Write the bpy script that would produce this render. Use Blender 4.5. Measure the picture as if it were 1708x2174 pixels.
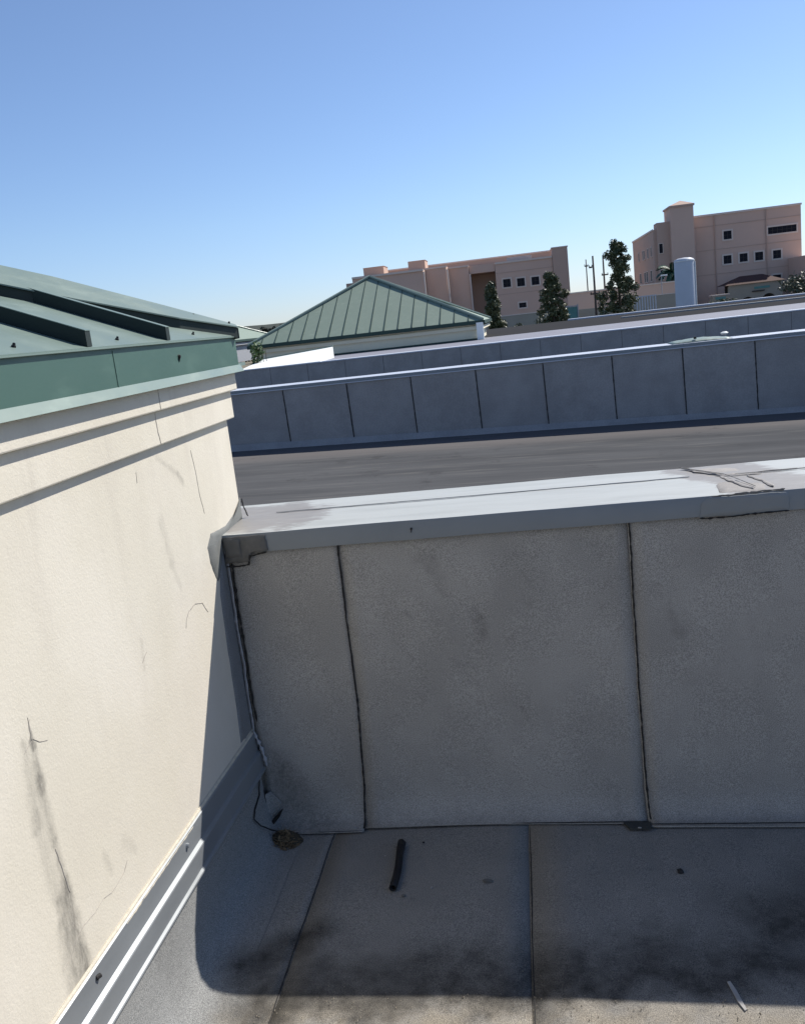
import bpy, bmesh, math, random
from mathutils import Vector, Matrix, noise
random.seed(7)
R = math.radians
S = bpy.context.scene
for o in list(bpy.data.objects): bpy.data.objects.remove(o)
COL = S.collection

# ------------------------------------------------------------------ camera
EYE = 1.66
cam_d = bpy.data.cameras.new('camera'); cam = bpy.data.objects.new('camera', cam_d); COL.objects.link(cam)
cam_d.sensor_fit = 'VERTICAL'; cam_d.sensor_height = 24; cam_d.lens = 24*1908/2174
cam_d.clip_start = .05; cam_d.clip_end = 4000
p_, y_, r_ = .2042, .14754, -.11285
fw = Vector((-math.sin(y_)*math.cos(p_), math.cos(y_)*math.cos(p_), -math.sin(p_)))
rt = Vector((math.cos(y_), math.sin(y_), 0)); up = rt.cross(fw)
rt2 = rt*math.cos(r_)+up*math.sin(r_); up2 = -rt*math.sin(r_)+up*math.cos(r_)
m = Matrix((rt2, up2, -fw)).transposed().to_4x4(); m.translation = (0, 0, EYE)
cam.matrix_world = m
S.camera = cam
# ------------------------------------------------------------------ light
SUN = Vector((.70, .76, 1.0)).normalized()
sun_el = math.asin(SUN.z); sun_az = math.atan2(SUN.x, SUN.y)
w = bpy.data.worlds.new('World'); S.world = w; w.use_nodes = True
nt = w.node_tree; bg = nt.nodes['Background']
sky = nt.nodes.new('ShaderNodeTexSky'); sky.sky_type = 'NISHITA'; sky.sun_disc = False
sky.sun_elevation = sun_el; sky.sun_rotation = sun_az
sky.air_density = 1.0; sky.dust_density = .2; sky.ozone_density = 3.0; sky.altitude = 0
tc = nt.nodes.new('ShaderNodeTexCoord'); sp = nt.nodes.new('ShaderNodeSeparateXYZ'); nt.links.new(tc.outputs['Generated'], sp.inputs[0])
rp = nt.nodes.new('ShaderNodeValToRGB'); nt.links.new(sp.outputs[2], rp.inputs[0]); e_ = rp.color_ramp.elements   # clear-air colour balance by elevation
e_[0].position = 0; e_[0].color = (.76, .85, 1.16, 1); e_[1].position = .6; e_[1].color = (1.03, .99, 1.02, 1)
x_ = e_.new(.12); x_.color = (.88, .945, 1.12, 1)
mx = nt.nodes.new('ShaderNodeMix'); mx.data_type = 'RGBA'; mx.blend_type = 'MULTIPLY'; mx.inputs[0].default_value = 1
nt.links.new(sky.outputs[0], mx.inputs[6]); nt.links.new(rp.outputs[0], mx.inputs[7]); nt.links.new(mx.outputs[2], bg.inputs[0]); bg.inputs[1].default_value = .092
sl = bpy.data.lights.new('sun', 'SUN'); sl.energy = 4.8; sl.angle = R(.55); sl.color = (1, .95, .87)
so = bpy.data.objects.new('sun', sl); COL.objects.link(so); so.rotation_euler = SUN.to_track_quat('Z', 'Y').to_euler(); so.location = (5, 5, 20)
S.view_settings.view_transform = 'Standard'; S.view_settings.look = 'None'; S.view_settings.gamma = 1
S.view_settings.use_curve_mapping = False; S.view_settings.exposure = .42
S.render.engine = 'CYCLES'

# ------------------------------------------------------------------ helpers
class MB:
    def __init__(s): s.v = []; s.f = []
    def add(s, vs, fs):
        b = len(s.v); s.v += [tuple(v) for v in vs]; s.f += [tuple(b+i for i in f) for f in fs]; return s
    def box(s, x0, x1, y0, y1, z0, z1):
        return s.add([(x0,y0,z0),(x1,y0,z0),(x1,y1,z0),(x0,y1,z0),(x0,y0,z1),(x1,y0,z1),(x1,y1,z1),(x0,y1,z1)],
                     [(3,2,1,0),(4,5,6,7),(0,1,5,4),(1,2,6,5),(2,3,7,6),(3,0,4,7)])
    def quad(s, a, b, c, d): return s.add([a,b,c,d], [(0,1,2,3)])
    def tube(s, a, b, r0, r1=None, n=10, caps=True):
        r1 = r0 if r1 is None else r1; a = Vector(a); b = Vector(b); d = (b-a).normalized()
        u = d.orthogonal().normalized(); v = d.cross(u); P = []
        for c, r in ((a, r0), (b, r1)):
            for i in range(n):
                t = 2*math.pi*i/n; P.append(c+u*math.cos(t)*r+v*math.sin(t)*r)
        F = [(i, (i+1) % n, n+(i+1) % n, n+i) for i in range(n)]
        if caps: F += [tuple(range(n))[::-1], tuple(range(n, 2*n))]
        return s.add(P, F)
    def prism(s, poly, d):          # poly: list of 3D points, extruded by vector d
        n = len(poly); d = Vector(d); P = [Vector(p) for p in poly]; Q = [p+d for p in P]
        return s.add(P+Q, [tuple(range(n))[::-1], tuple(range(n, 2*n))]+[(i,(i+1)%n,n+(i+1)%n,n+i) for i in range(n)])
    def sweep(s, prof, y0, y1, slope=0.0, n=1, close=False):    # profile (x,z) swept along y, z shifts by slope*(y-yref)
        k = len(prof); P = []
        for j in range(n+1):
            y = y0+(y1-y0)*j/n
            for (x, z) in prof: P.append((x, y, z+slope*(y-y0)))
        F = []
        for j in range(n):
            for i in range(k-1+(1 if close else 0)):
                a = j*k+i; b = j*k+(i+1) % k; F.append((a, b, b+k, a+k))
        if close: F += [tuple(range(k))[::-1], tuple(range(n*k, n*k+k))]
        return s.add(P, F)
def obj(name, mb, mat, parent=None, label=None, kind=None, smooth=False, bevel=0, fix=True):
    me = bpy.data.meshes.new(name); me.from_pydata(mb.v, [], mb.f)
    if fix:
        b = bmesh.new(); b.from_mesh(me); bmesh.ops.recalc_face_normals(b, faces=b.faces); b.to_mesh(me); b.free()
    me.materials.append(mat)
    if smooth: me.polygons.foreach_set('use_smooth', [True]*len(me.polygons))
    o = bpy.data.objects.new(name, me); COL.objects.link(o)
    if parent is not None: par(o, parent)
    if label: o['label'] = label
    if kind: o['kind'] = kind
    if bevel:
        bv = o.modifiers.new('bevel', 'BEVEL'); bv.width = bevel; bv.segments = 2; bv.limit_method = 'ANGLE'; bv.angle_limit = R(35)
    return o
ORG = {}
def par(o, parent):
    o.parent = parent
    T = Matrix.Translation(-ORG.get(parent.name, Vector((0,0,0))))
    o.matrix_parent_inverse = T
def tag(o, label=None, cat=None, group=None, kind=None):
    if label: o['label'] = label
    if cat: o['category'] = cat
    if group: o['group'] = group
    if kind: o['kind'] = kind
    return o
def thing(name, label, cat, loc=(0,0,0), group=None, local=False):
    o = bpy.data.objects.new(name, None); COL.objects.link(o); o.location = loc; o.empty_display_size = .2
    ORG[o.name] = Vector((0,0,0)) if local else Vector(loc)
    return tag(o, label, cat, group)
def copy_tree(o, parent=None):
    c = o.copy(); COL.objects.link(c)
    if parent is not None: c.parent = parent
    for ch in list(o.children): copy_tree(ch, c)
    return c

class NT:
    def __init__(s, name, rough=.8, spec=.3, metal=0):
        s.m = bpy.data.materials.new(name); s.m.use_nodes = True; s.t = s.m.node_tree
        s.b = s.t.nodes['Principled BSDF']; s.b.inputs['Roughness'].default_value = rough
        s.b.inputs['Specular IOR Level'].default_value = spec; s.b.inputs['Metallic'].default_value = metal
        g = s.t.nodes.new('ShaderNodeNewGeometry'); s.P = g.outputs['Position']
    def L(s, v, inp):
        if isinstance(v, bpy.types.NodeSocket): s.t.links.new(v, inp)
        elif v is not None:
            if hasattr(inp.default_value, '__len__') and not hasattr(v, '__len__'): v = (v,)*len(inp.default_value)
            if hasattr(v, '__len__') and len(v) == 3 and len(inp.default_value) == 4: v = (*v, 1)
            inp.default_value = v
    def math(s, op, a, b=0.0, c=None, clamp=False):
        n = s.t.nodes.new('ShaderNodeMath'); n.operation = op; n.use_clamp = clamp
        s.L(a, n.inputs[0]); s.L(b, n.inputs[1])
        if c is not None: s.L(c, n.inputs[2])
        return n.outputs[0]
    def vm(s, op, a, b=None, out=0):
        n = s.t.nodes.new('ShaderNodeVectorMath'); n.operation = op; s.L(a, n.inputs[0])
        if b is not None:
            if op == 'SCALE': s.L(b, n.inputs['Scale'])
            else: s.L(b, n.inputs[1])
        return n.outputs[out]
    def xyz(s, v=None):
        n = s.t.nodes.new('ShaderNodeSeparateXYZ'); s.L(v or s.P, n.inputs[0]); return n.outputs
    def noise(s, scale, detail=3, rough=.5, vec=None, stretch=None, dist=0):
        v = vec or s.P
        if stretch: v = s.vm('MULTIPLY', v, stretch)
        n = s.t.nodes.new('ShaderNodeTexNoise'); s.L(v, n.inputs['Vector']); n.inputs['Scale'].default_value = scale
        n.inputs['Detail'].default_value = detail; n.inputs['Roughness'].default_value = rough; n.inputs['Distortion'].default_value = dist
        return n.outputs['Fac']
    def step(s, v, lo, hi):
        n = s.t.nodes.new('ShaderNodeMapRange'); n.interpolation_type = 'SMOOTHSTEP'; s.L(v, n.inputs[0])
        n.inputs[1].default_value = lo; n.inputs[2].default_value = hi; n.inputs[3].default_value = 0; n.inputs[4].default_value = 1
        return n.outputs[0]
    def lin(s, v, lo, hi, a, b):
        n = s.t.nodes.new('ShaderNodeMapRange'); s.L(v, n.inputs[0])
        for i, q in enumerate((lo, hi, a, b)): n.inputs[i+1].default_value = q
        return n.outputs[0]
    def mix(s, f, a, b, mode='MIX'):
        n = s.t.nodes.new('ShaderNodeMix'); n.data_type = 'RGBA'; n.blend_type = mode; n.clamp_factor = True
        s.L(f, n.inputs[0]); s.L(a, n.inputs[6]); s.L(b, n.inputs[7]); return n.outputs[2]
    def seg(s, A, B, r0, r1, soft=1.0, warp=.02, wscale=12):   # soft capsule mask (1 inside)
        nz = s.t.nodes.new('ShaderNodeTexNoise'); s.L(s.P, nz.inputs['Vector']); nz.inputs['Scale'].default_value = wscale; nz.inputs['Detail'].default_value = 4
        off = s.vm('SCALE', s.vm('SUBTRACT', nz.outputs['Color'], (.5,.5,.5)), warp*2)
        P = s.vm('ADD', s.P, off); A = Vector(A); B = Vector(B); d = B-A
        pa = s.vm('SUBTRACT', P, A[:]); t = s.math('DIVIDE', s.vm('DOT_PRODUCT', pa, d[:], 1), d.length_squared, clamp=True)
        q = s.vm('SCALE', d[:], t); dist = s.vm('LENGTH', s.vm('SUBTRACT', pa, q), None, 1)
        r = s.lin(t, 0, 1, r0, r1)
        return s.math('SUBTRACT', 1, s.step(s.math('DIVIDE', dist, r), 1-soft if soft < 1 else 0, 1))
    def bump(s, h, strength=.3, dist=.002):
        n = s.t.nodes.new('ShaderNodeBump'); n.inputs['Strength'].default_value = strength; n.inputs['Distance'].default_value = dist
        s.L(h, n.inputs['Height']); s.t.links.new(n.outputs[0], s.b.inputs['Normal'])
    def out(s, c): s.L(c, s.b.inputs['Base Color']); return s.m

def simple(name, col, rough=.7, var=.15, scale=6, spec=.3, metal=0, bumps=0):
    n = NT(name, rough, spec, metal); k = n.noise(scale, 5, .6)
    c = n.mix(k, tuple(q*(1-var) for q in col), tuple(min(1, q*(1+var)) for q in col))
    if bumps: n.bump(n.noise(scale*20, 3), bumps, .003)
    return n.out(c)

# ---- materials
def mat_floor():
    n = NT('mineral roofing felt, stained', .93, .15); X, Y, Z = n.xyz()
    g = n.noise(420, 2, .7); md = n.noise(5, 5, .65); big = n.noise(1.6, 4, .6)
    c = n.mix(n.step(md, .3, .7), (.212,.207,.20), (.242,.234,.222))
    # wind-blown sandy dust on the open part of the deck
    sand = n.math('MULTIPLY', n.math('SUBTRACT', 1, n.step(Y, 1.75, 2.05)), n.step(n.noise(9,4,.6), .25, .6))
    nearw = n.math('SUBTRACT', 1, n.step(n.math('ADD', X, n.math('MULTIPLY', n.noise(6,3,.6), .16)), -.86, -.70)); sand = n.math('MULTIPLY', sand, n.math('SUBTRACT', 1, nearw)); c = n.mix(nearw, c, (.245,.25,.252)); c = n.mix(n.math('MULTIPLY', sand, .8), c, (.235,.20,.148))
    # ponding stain along the drainage line and at the right hand low spot
    e = n.math('ADD', Y, n.math('MULTIPLY', n.math('SUBTRACT', n.noise(7,5,.6), .5), .35))
    e = n.math('ADD', e, n.math('MULTIPLY', X, -.10))
    m1 = n.math('MULTIPLY', n.math('MULTIPLY', n.math('SUBTRACT', 1, n.step(e, 1.98, 2.26)), n.math('SUBTRACT', 1, n.math('MULTIPLY', nearw, .8))), n.step(e, 1.86, 1.985))
    m2 = n.seg((.56,2.22,0),(1.4,2.55,0), .26, .55, 1, .08, 6)
    m3 = n.seg((-.86,2.05,0),(-.70,2.20,0), .13, .10, 1, .05, 9)
    m4 = n.seg((-.93,2.70,0),(-.80,2.72,0), .10, .07, 1, .04, 14)
    mm = n.math('MAXIMUM', n.math('MAXIMUM', m1, m2), n.math('MAXIMUM', m3, n.math('MULTIPLY', m4, .4)))
    mm = n.math('MULTIPLY', mm, n.lin(n.noise(22,4,.65), .25, .7, .55, 1))
    c = n.mix(n.math('MULTIPLY', mm, .9), c, (.034,.032,.030))
    # scuffs
    sc = n.math('MULTIPLY', n.step(n.noise(16,6,.7), .60, .72), .35); c = n.mix(sc, c, (.09,.09,.088))
    c = n.mix(1, c, n.mix(n.step(g, .36, .64), (.62,.62,.62), (1.45,1.43,1.38)), 'MULTIPLY')
    n.bump(n.math('ADD', g, n.math('MULTIPLY', md, 2)), .45, .0018)
    return n.out(c)
def mat_felt(name, base, stains=False, granule=.16, gs=420):
    n = NT(name, .92, .15); g = n.noise(gs, 2, .7); md = n.noise(3.5, 5, .6); st = n.noise(5, 4, .6, stretch=(1,1,.25))
    c = n.mix(n.step(md, .3, .7), tuple(q*.9 for q in base), tuple(q*1.08 for q in base))
    c = n.mix(n.math('MULTIPLY', n.step(st, .5, .72), .16), c, tuple(q*.72 for q in base))
    sc = n.math('MULTIPLY', n.step(n.noise(38,5,.72, dist=.6), .62, .72), n.step(n.noise(4.3,3,.5), .48, .62)); c = n.mix(n.math('MULTIPLY', sc, .22), c, tuple(q*.4 for q in base))
    if stains:
        for A, B, r0, r1, k in (((-.93,2.73,.20),(-.86,2.73,.02), .12, .16, .62), ((-.98,2.75,.34),(-.93,2.74,.2), .05, .10, .4),
                                ((-.35,2.75,.92),(-.30,2.75,.80), .05, .035, .3), ((-.22,2.75,.74),(-.20,2.75,.66), .03, .05, .42),
                                ((-.24,2.75,.50),(-.06,2.75,.37), .012, .02, .45), ((-.45,2.75,.75),(-.33,2.75,.70), .02, .02, .3),
                                ((-.02,2.75,.85),(-.05,2.75,.70), .02, .02, .3), ((.17,2.73,.10),(.2,2.7,.03), .05, .06, .55),
                                ((-.8,2.72,.02),(.9,2.7,0.0), .07, .07, .35), ((.36,2.75,.8),(.42,2.75,.62), .015, .03, .28),
                                ((-.34,2.75,.58),(-.26,2.75,.56), .012, .02, .35),((-.44,2.75,.6),(-.40,2.75,.5), .02, .01, .25)):
            mk = n.seg(A, B, r0, r1, 1, .03, 24)
            mk = n.math('MULTIPLY', mk, n.lin(n.noise(70,4,.7), .3, .62, .25, 1))
            c = n.mix(n.math('MULTIPLY', mk, k*.75), c, (.05,.047,.044))
    c = n.mix(1, c, n.mix(n.step(g, .34, .66), (1-granule*2,)*3, (1+granule*2.2,)*3), 'MULTIPLY')
    n.bump(n.math('ADD', g, n.math('MULTIPLY', md, 2)), .35, .0015)
    return n.out(c)
def mat_stucco():
    n = NT('cream painted stucco', .88, .2); X, Y, Z = n.xyz()
    f = n.noise(170, 3, .7); md = n.noise(2.2, 5, .6); st = n.noise(6, 4, .6, stretch=(1,1,.18))
    c = n.mix(n.step(md, .3, .7), (.615,.57,.475), (.665,.62,.53))
    c = n.mix(n.math('MULTIPLY', n.step(st, .5, .75), .22), c, (.50,.455,.385))
    c = n.mix(n.math('MULTIPLY', n.step(n.noise(1.1,3,.5), .45, .7), .35), c, (.665,.61,.54))
    x = -1.01
    for A, B, r0, r1, k in STREAKS:
        mk = n.seg(A, B, r0, r1, 1, .012, 40); mk = n.math('MULTIPLY', mk, n.lin(n.noise(60,5,.75,stretch=(1,1,.35)), .32, .62, .35, 1))
        c = n.mix(n.math('MULTIPLY', mk, min(.9, k*1.45)), c, (.17,.16,.14))
    c = n.mix(n.math('MULTIPLY', n.step(n.noise(3.3,6,.7), .48, .70), .30), c, (.56,.515,.44)); c = n.mix(n.math('MULTIPLY', n.math('MULTIPLY', n.step(n.noise(14,4,.6,stretch=(1,1,.12)), .55, .75), n.step(Z, .8, 1.45)), .25), c, (.45,.41,.35)); c = n.mix(.35, c, n.mix(f, (.86,.86,.86), (1.14,1.14,1.14)), 'MULTIPLY')
    n.bump(n.math('ADD', f, n.math('MULTIPLY', n.noise(60,4,.7), .8)), .34, .0022)
    return n.out(c)
x = -1.01
STREAKS = [((x,1.528,.99),(x,1.526,.93), .004,.014,.55), ((x,1.526,.94),(x,1.525,.84), .016,.026,.5), ((x,1.524,.86),(x,1.53,.72), .024,.022,.42),
           ((x,1.50,.95),(x,1.49,.78), .02,.035,.26), ((x,1.49,.80),(x,1.50,.62), .03,.035,.20), ((x,1.532,.72),(x,1.54,.60), .016,.028,.42), ((x,1.535,.62),(x,1.552,.40), .030,.036,.66),
           ((x,1.51,.60),(x,1.52,.41), .028,.038,.5), ((x,1.495,.55),(x,1.49,.40), .03,.04,.28), ((x,1.70,.58),(x,1.72,.53), .02,.02,.16),
           ((x,2.34,1.38),(x,2.47,1.31), .012,.02,.22), ((x,2.47,1.31),(x,2.50,1.28), .016,.02,.32), ((x,2.30,1.21),(x,2.33,1.08), .03,.03,.16), ((x,2.32,1.08),(x,2.36,1.0), .02,.02,.14),
           ((x,1.80,.55),(x,1.84,.50), .03,.02,.12), ((x,2.06,.95),(x,2.05,.88), .012,.015,.2)]
M_STUCCO = mat_stucco()
M_FLOOR = mat_floor()
M_FELT = mat_felt('grey granule felt on the parapet', (.335,.325,.308), True)
M_FELT2 = mat_felt('weathered blue-grey felt on far parapets', (.295,.290,.292), False, .03, 60)
M_FELTW = mat_felt('smooth grey base flashing felt', (.20,.207,.215), False, .10)
def mat_roof2():
    n = NT('dark grey smooth roofing', 1.0, .0); md = n.noise(1.2, 5, .6, stretch=(.35,2.2,1)); f = n.noise(4, 5, .6, stretch=(.3,3,1))
    c = n.mix(n.step(md,.3,.7), (.070,.072,.076), (.096,.098,.102)); c = n.mix(n.math('MULTIPLY', n.step(f,.5,.75), .7), c, (.135,.132,.128))
    X, Y, Z = n.xyz(); c = n.mix(n.math('MULTIPLY', n.math('MULTIPLY', n.step(Y, 10.1, 10.75), n.math('SUBTRACT', 1, n.step(Y, 12, 13))), .5), c, (.17,.155,.15)); c = n.mix(n.math('MULTIPLY', n.step(n.noise(2.2,6,.7), .56, .70), .45), c, (.045,.045,.047)); c = n.mix(n.math('MULTIPLY', n.step(Y, 25, 26), .75), c, (.035,.036,.040))
    n.bump(f, .2, .01); return n.out(c)
M_ROOF2 = mat_roof2()
def mat_cap(name, base, worn, w0, w1):
    n = NT(name, .5, .4); st = n.noise(7, 5, .65, stretch=(.35,2.5,1)); k = n.noise(28, 4, .7, stretch=(.5,1.5,1))
    c = n.mix(n.math('MULTIPLY', n.step(st, .42, .72), .6), base, tuple(q*.80 for q in base))
    X, Y, Z = n.xyz()
    for A, B, r0, r1 in worn:
        q = n.seg(A, B, r0, r1, .8, .09, 9); mk = n.step(n.math('ADD', q, n.math('MULTIPLY', n.math('SUBTRACT', n.noise(26,5,.7,stretch=(.4,2,1)), .5), 1.2)), .35, .62)
        c = n.mix(mk, c, n.mix(k, w0, w1))
    n.bump(n.math('ADD', k, st), .25, .002)
    return n.out(c)
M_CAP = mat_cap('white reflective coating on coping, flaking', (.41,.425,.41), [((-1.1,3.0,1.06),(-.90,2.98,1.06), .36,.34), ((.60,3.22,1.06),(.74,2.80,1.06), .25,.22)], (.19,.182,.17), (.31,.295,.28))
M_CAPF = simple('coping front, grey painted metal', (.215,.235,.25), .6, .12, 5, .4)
M_CAP2 = simple('pale coping far', (.46,.50,.58), .5, .1, 3)
M_PALEROOF = simple('pale grey roof coating', (.20,.205,.245), .8, .12, 1.5)
M_PATCH = mat_cap('grey fibre-reinforced mastic patch', (.30,.30,.29), [], (.2,.2,.2), (.3,.3,.3))
M_PATCHL = simple('light grey mastic smear', (.175,.18,.172), .85, .35, 14, bumps=.4)
M_PATCHR = simple('pinkish grey weathered patch', (.30,.285,.27), .85, .3, 18, bumps=.5)
M_BIT = simple('black bitumen', (.018,.017,.017), .55, .3, 40, bumps=.5)
M_BITD = simple('dark aged bitumen', (.13,.128,.122), .8, .5, 22, bumps=.6)
M_SMEARD = simple('dark grey torn felt edge', (.15,.145,.14), .9, .5, 40)
M_DARKFELT = simple('dark exposed felt backing', (.05,.052,.05), .9, .5, 160)
M_CAULK = simple('old cream caulk', (.60,.55,.45), .7, .3, 60, bumps=.6)
def mat_galv():
    n = NT('galvanised steel flashing', .38, .5, .35); k = n.noise(5,4,.6,stretch=(1,.5,2)); 
    n.L(n.lin(k,.3,.7,.30,.5), n.b.inputs['Roughness']); n.bump(n.noise(3,3,.5), .15, .01)
    return n.out(n.mix(k, (.22,.235,.25), (.30,.32,.335)))
M_GALV = mat_galv()
def mat_green(name, a, b, rough=.42):
    n = NT(name, rough, .5); k = n.noise(2.4,5,.6); d = n.noise(10,5,.65,stretch=(.6,.6,1.6))
    c = n.mix(k, a, b); c = n.mix(n.math('MULTIPLY', n.step(d,.52,.78),.35), c, tuple(min(1,q*1.35+.02) for q in b))
    n.L(n.lin(d,.3,.7,rough-.06,rough+.14), n.b.inputs['Roughness']); n.bump(n.noise(1.6,2,.5), .25, .01)
    return n.out(c)
M_GREEN = mat_green('green painted roof steel', (.125,.18,.155), (.16,.21,.185))
M_GREENF = mat_green('green fascia steel', (.05,.105,.085), (.065,.13,.105))
M_GREENR = mat_green('dark green rib sides', (.004,.014,.012), (.007,.02,.018), .6)  # shaded copy of the roof green; shade of ribs and closures painted in
M_GREENP = mat_green('pale weathered green drip edge', (.145,.20,.175), (.19,.25,.22))
M_GREEN2 = mat_green('faded green pavilion roof', (.165,.225,.18), (.20,.255,.205), .65)
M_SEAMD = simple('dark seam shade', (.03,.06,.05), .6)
M_CREAM2 = simple('cream stucco distant', (.80,.74,.57), .9, .1, 2)
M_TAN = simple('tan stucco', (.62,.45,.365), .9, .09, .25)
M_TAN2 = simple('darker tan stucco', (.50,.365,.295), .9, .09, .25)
M_TRIM = simple('pinkish cream window trim', (.68,.58,.51), .85, .08, 2)
M_TILE = simple('red brown clay tile', (.07,.034,.030), .85, .2, 1)
M_GLASS = simple('dark window glass', (.012,.013,.02), .45, .2, .3, .12)
M_LOWWALL = simple('cream block wall', (.36,.32,.26), .9, .1, 1)
M_TEAL = simple('teal painted gate', (.12,.27,.25), .6, .2, 2)
M_WHITE = simple('white painted curb', (.80,.82,.80), .6, .05, 2)
M_GREYM = simple('grey painted metal', (.33,.34,.36), .5, .1, 2)
M_SILO = simple('pale grey tank shell', (.50,.53,.58), .5, .1, .8)
M_POLE = simple('weathered wood pole', (.085,.065,.055), .9, .3, 2)
M_ASPH = simple('asphalt ground', (.06,.058,.055), .95, .3, .2)
M_DRY = simple('dry ground', (.16,.14,.10), .95, .3, .05)
M_BARK = simple('bark', (.09,.07,.05), .95, .3, 8)
M_TWIG = simple('dry twig', (.20,.145,.085), .9, .6, 60)
M_STONE = simple('black stone', (.02,.02,.022), .7, .4, 60)
M_FOAM = simple('black rubber pipe sleeve', (.012,.012,.014), .6, .3, 30, bumps=.3)
M_CHIP = simple('pale grey wood chip', (.34,.33,.32), .8, .3, 60)
def mat_leaf(name, a, b, tr=.15, rough=.55):
    n = NT(name, rough, .5); oi = n.t.nodes.new('ShaderNodeObjectInfo')
    k = n.noise(2.2, 3, .6); glint = n.noise(9, 2, .6); c = n.mix(n.step(k,.35,.65), a, b); c = n.mix(n.math('MULTIPLY', n.step(glint,.62,.7), .6), c, (b[0]*2.3, b[1]*1.8, b[2]*1.7))  # pale flecks paint highlights into the leaf colour
    return n.out(c)
M_LEAF = mat_leaf('glossy magnolia leaves', (.045,.062,.026), (.13,.135,.06))
M_LEAF2 = mat_leaf('olive shrub leaves', (.05,.07,.035), (.12,.125,.08))
M_LEAFD = mat_leaf('dark far foliage', (.016,.024,.018), (.035,.045,.032), rough=.8)
M_VINE = mat_leaf('vine leaves', (.035,.075,.02), (.10,.16,.05))
M_PALM = mat_leaf('palm green', (.01,.045,.022), (.02,.075,.04), rough=.6)

# ------------------------------------------------------------------ setting: grounds and decks
mb = MB(); mb.quad((-900,-300,-3.4),(900,-300,-3.4),(900,1600,-3.4),(-900,1600,-3.4)); obj('ground', mb, M_DRY, kind='structure')
mb = MB(); mb.box(-60,80,43,132,-3.5,-3.35); obj('parking_lot', mb, M_ASPH, kind='structure')

def fz(x, y): return -.032*max(-1.2, min(2.5, x+.2)) if x > -.2 else 0.0
def sheet(name, x0, x1, y0, y1, off, nx, ny, mat, parent, jag=.003, seed=0, thick=.003):
    mb = MB(); P = []
    for j in range(ny+1):
        for i in range(nx+1):
            xx = x0+(x1-x0)*i/nx; yy = y0+(y1-y0)*j/ny
            if i in (0, nx): xx += jag*(noise.noise((seed, yy*9, 0))+.5*noise.noise((seed, yy*31, 5)))
            h = .003*noise.noise((xx*2.3, yy*2.3, 1))
            P.append((xx, yy, fz(xx, yy)+off+h))
    F = [(j*(nx+1)+i, j*(nx+1)+i+1, (j+1)*(nx+1)+i+1, (j+1)*(nx+1)+i) for j in range(ny) for i in range(nx)]
    mb.add(P, F); o = obj(name, mb, mat, parent, smooth=True)
    sd = o.modifiers.new('thick', 'SOLIDIFY'); sd.thickness = thick; sd.offset = -1
    return o
mb = MB(); mb.box(-1.3, 6.0, -5, 2.95, -.35, -.06)
deck = obj('roof_deck', mb, M_FLOOR, kind='structure')
sx = [-1.02, -.754, -.098, .86, 1.8, 2.8, 3.8, 5.0]
for i in range(7):
    sheet('membrane_sheet', sx[i]-.004, sx[i+1]+(.002 if i % 2 == 0 else .0), -3.0, 2.80, .000+(.0045 if i % 2 == 0 else .0), 8, 60, M_FLOOR, deck, seed=i*3.7)
def ribbon(pts, w, normal, seed=0, jit=.5, sub=6, lift=.0012, thick=.0012):    # irregular narrow bead along a polyline on a surface
    N = Vector(normal).normalized(); Q = []
    for a, b in zip(pts[:-1], pts[1:]):
        a = Vector(a); b = Vector(b); k = max(2, int((b-a).length*sub*10))
        for i in range(k): Q.append(a.lerp(b, i/k))
    Q.append(Vector(pts[-1])); P = []
    for i, q in enumerate(Q):
        d = (Q[min(i+1, len(Q)-1)]-Q[max(i-1, 0)]).normalized(); sd = d.cross(N).normalized()
        t = i*.9+seed; ww = w*(1+jit*noise.noise((t*.7, seed, 0))*1.6); sh = w*jit*noise.noise((t*.35, seed+9, 3))*.55
        if i in (0, len(Q)-1): ww *= .35
        c = q+sd*sh
        P += [c-sd*ww/2, c-sd*ww*.2+N*(lift+thick), c+sd*ww*.2+N*(lift+thick), c+sd*ww/2]
    F = []
    for i in range(len(Q)-1):
        for k in range(3): a = i*4+k; F.append((a, a+1, a+5, a+4))
    return P, F
def bead(name, pts, w, normal, mat, parent, **k):
    mb = MB(); mb.add(*ribbon(pts, w, normal, **k)); return obj(name, mb, mat, parent, fix=False)
for k, (xs, off) in enumerate(((-.754,.0045), (-.098,.0045), (.86,.0045), (1.8,.0045))):
    pts = [(xs+.004*noise.noise((k, y*4, 2)), y, fz(xs, y)+off) for y in [ -1+.15*i for i in range(25)] if y < 2.72]+[(xs, 2.72, fz(xs, 2.7)+off)]
    bead('seam_line', pts, .0036, (0,0,1), M_BIT, deck, seed=k*5, lift=.0006, thick=.0006)

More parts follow.
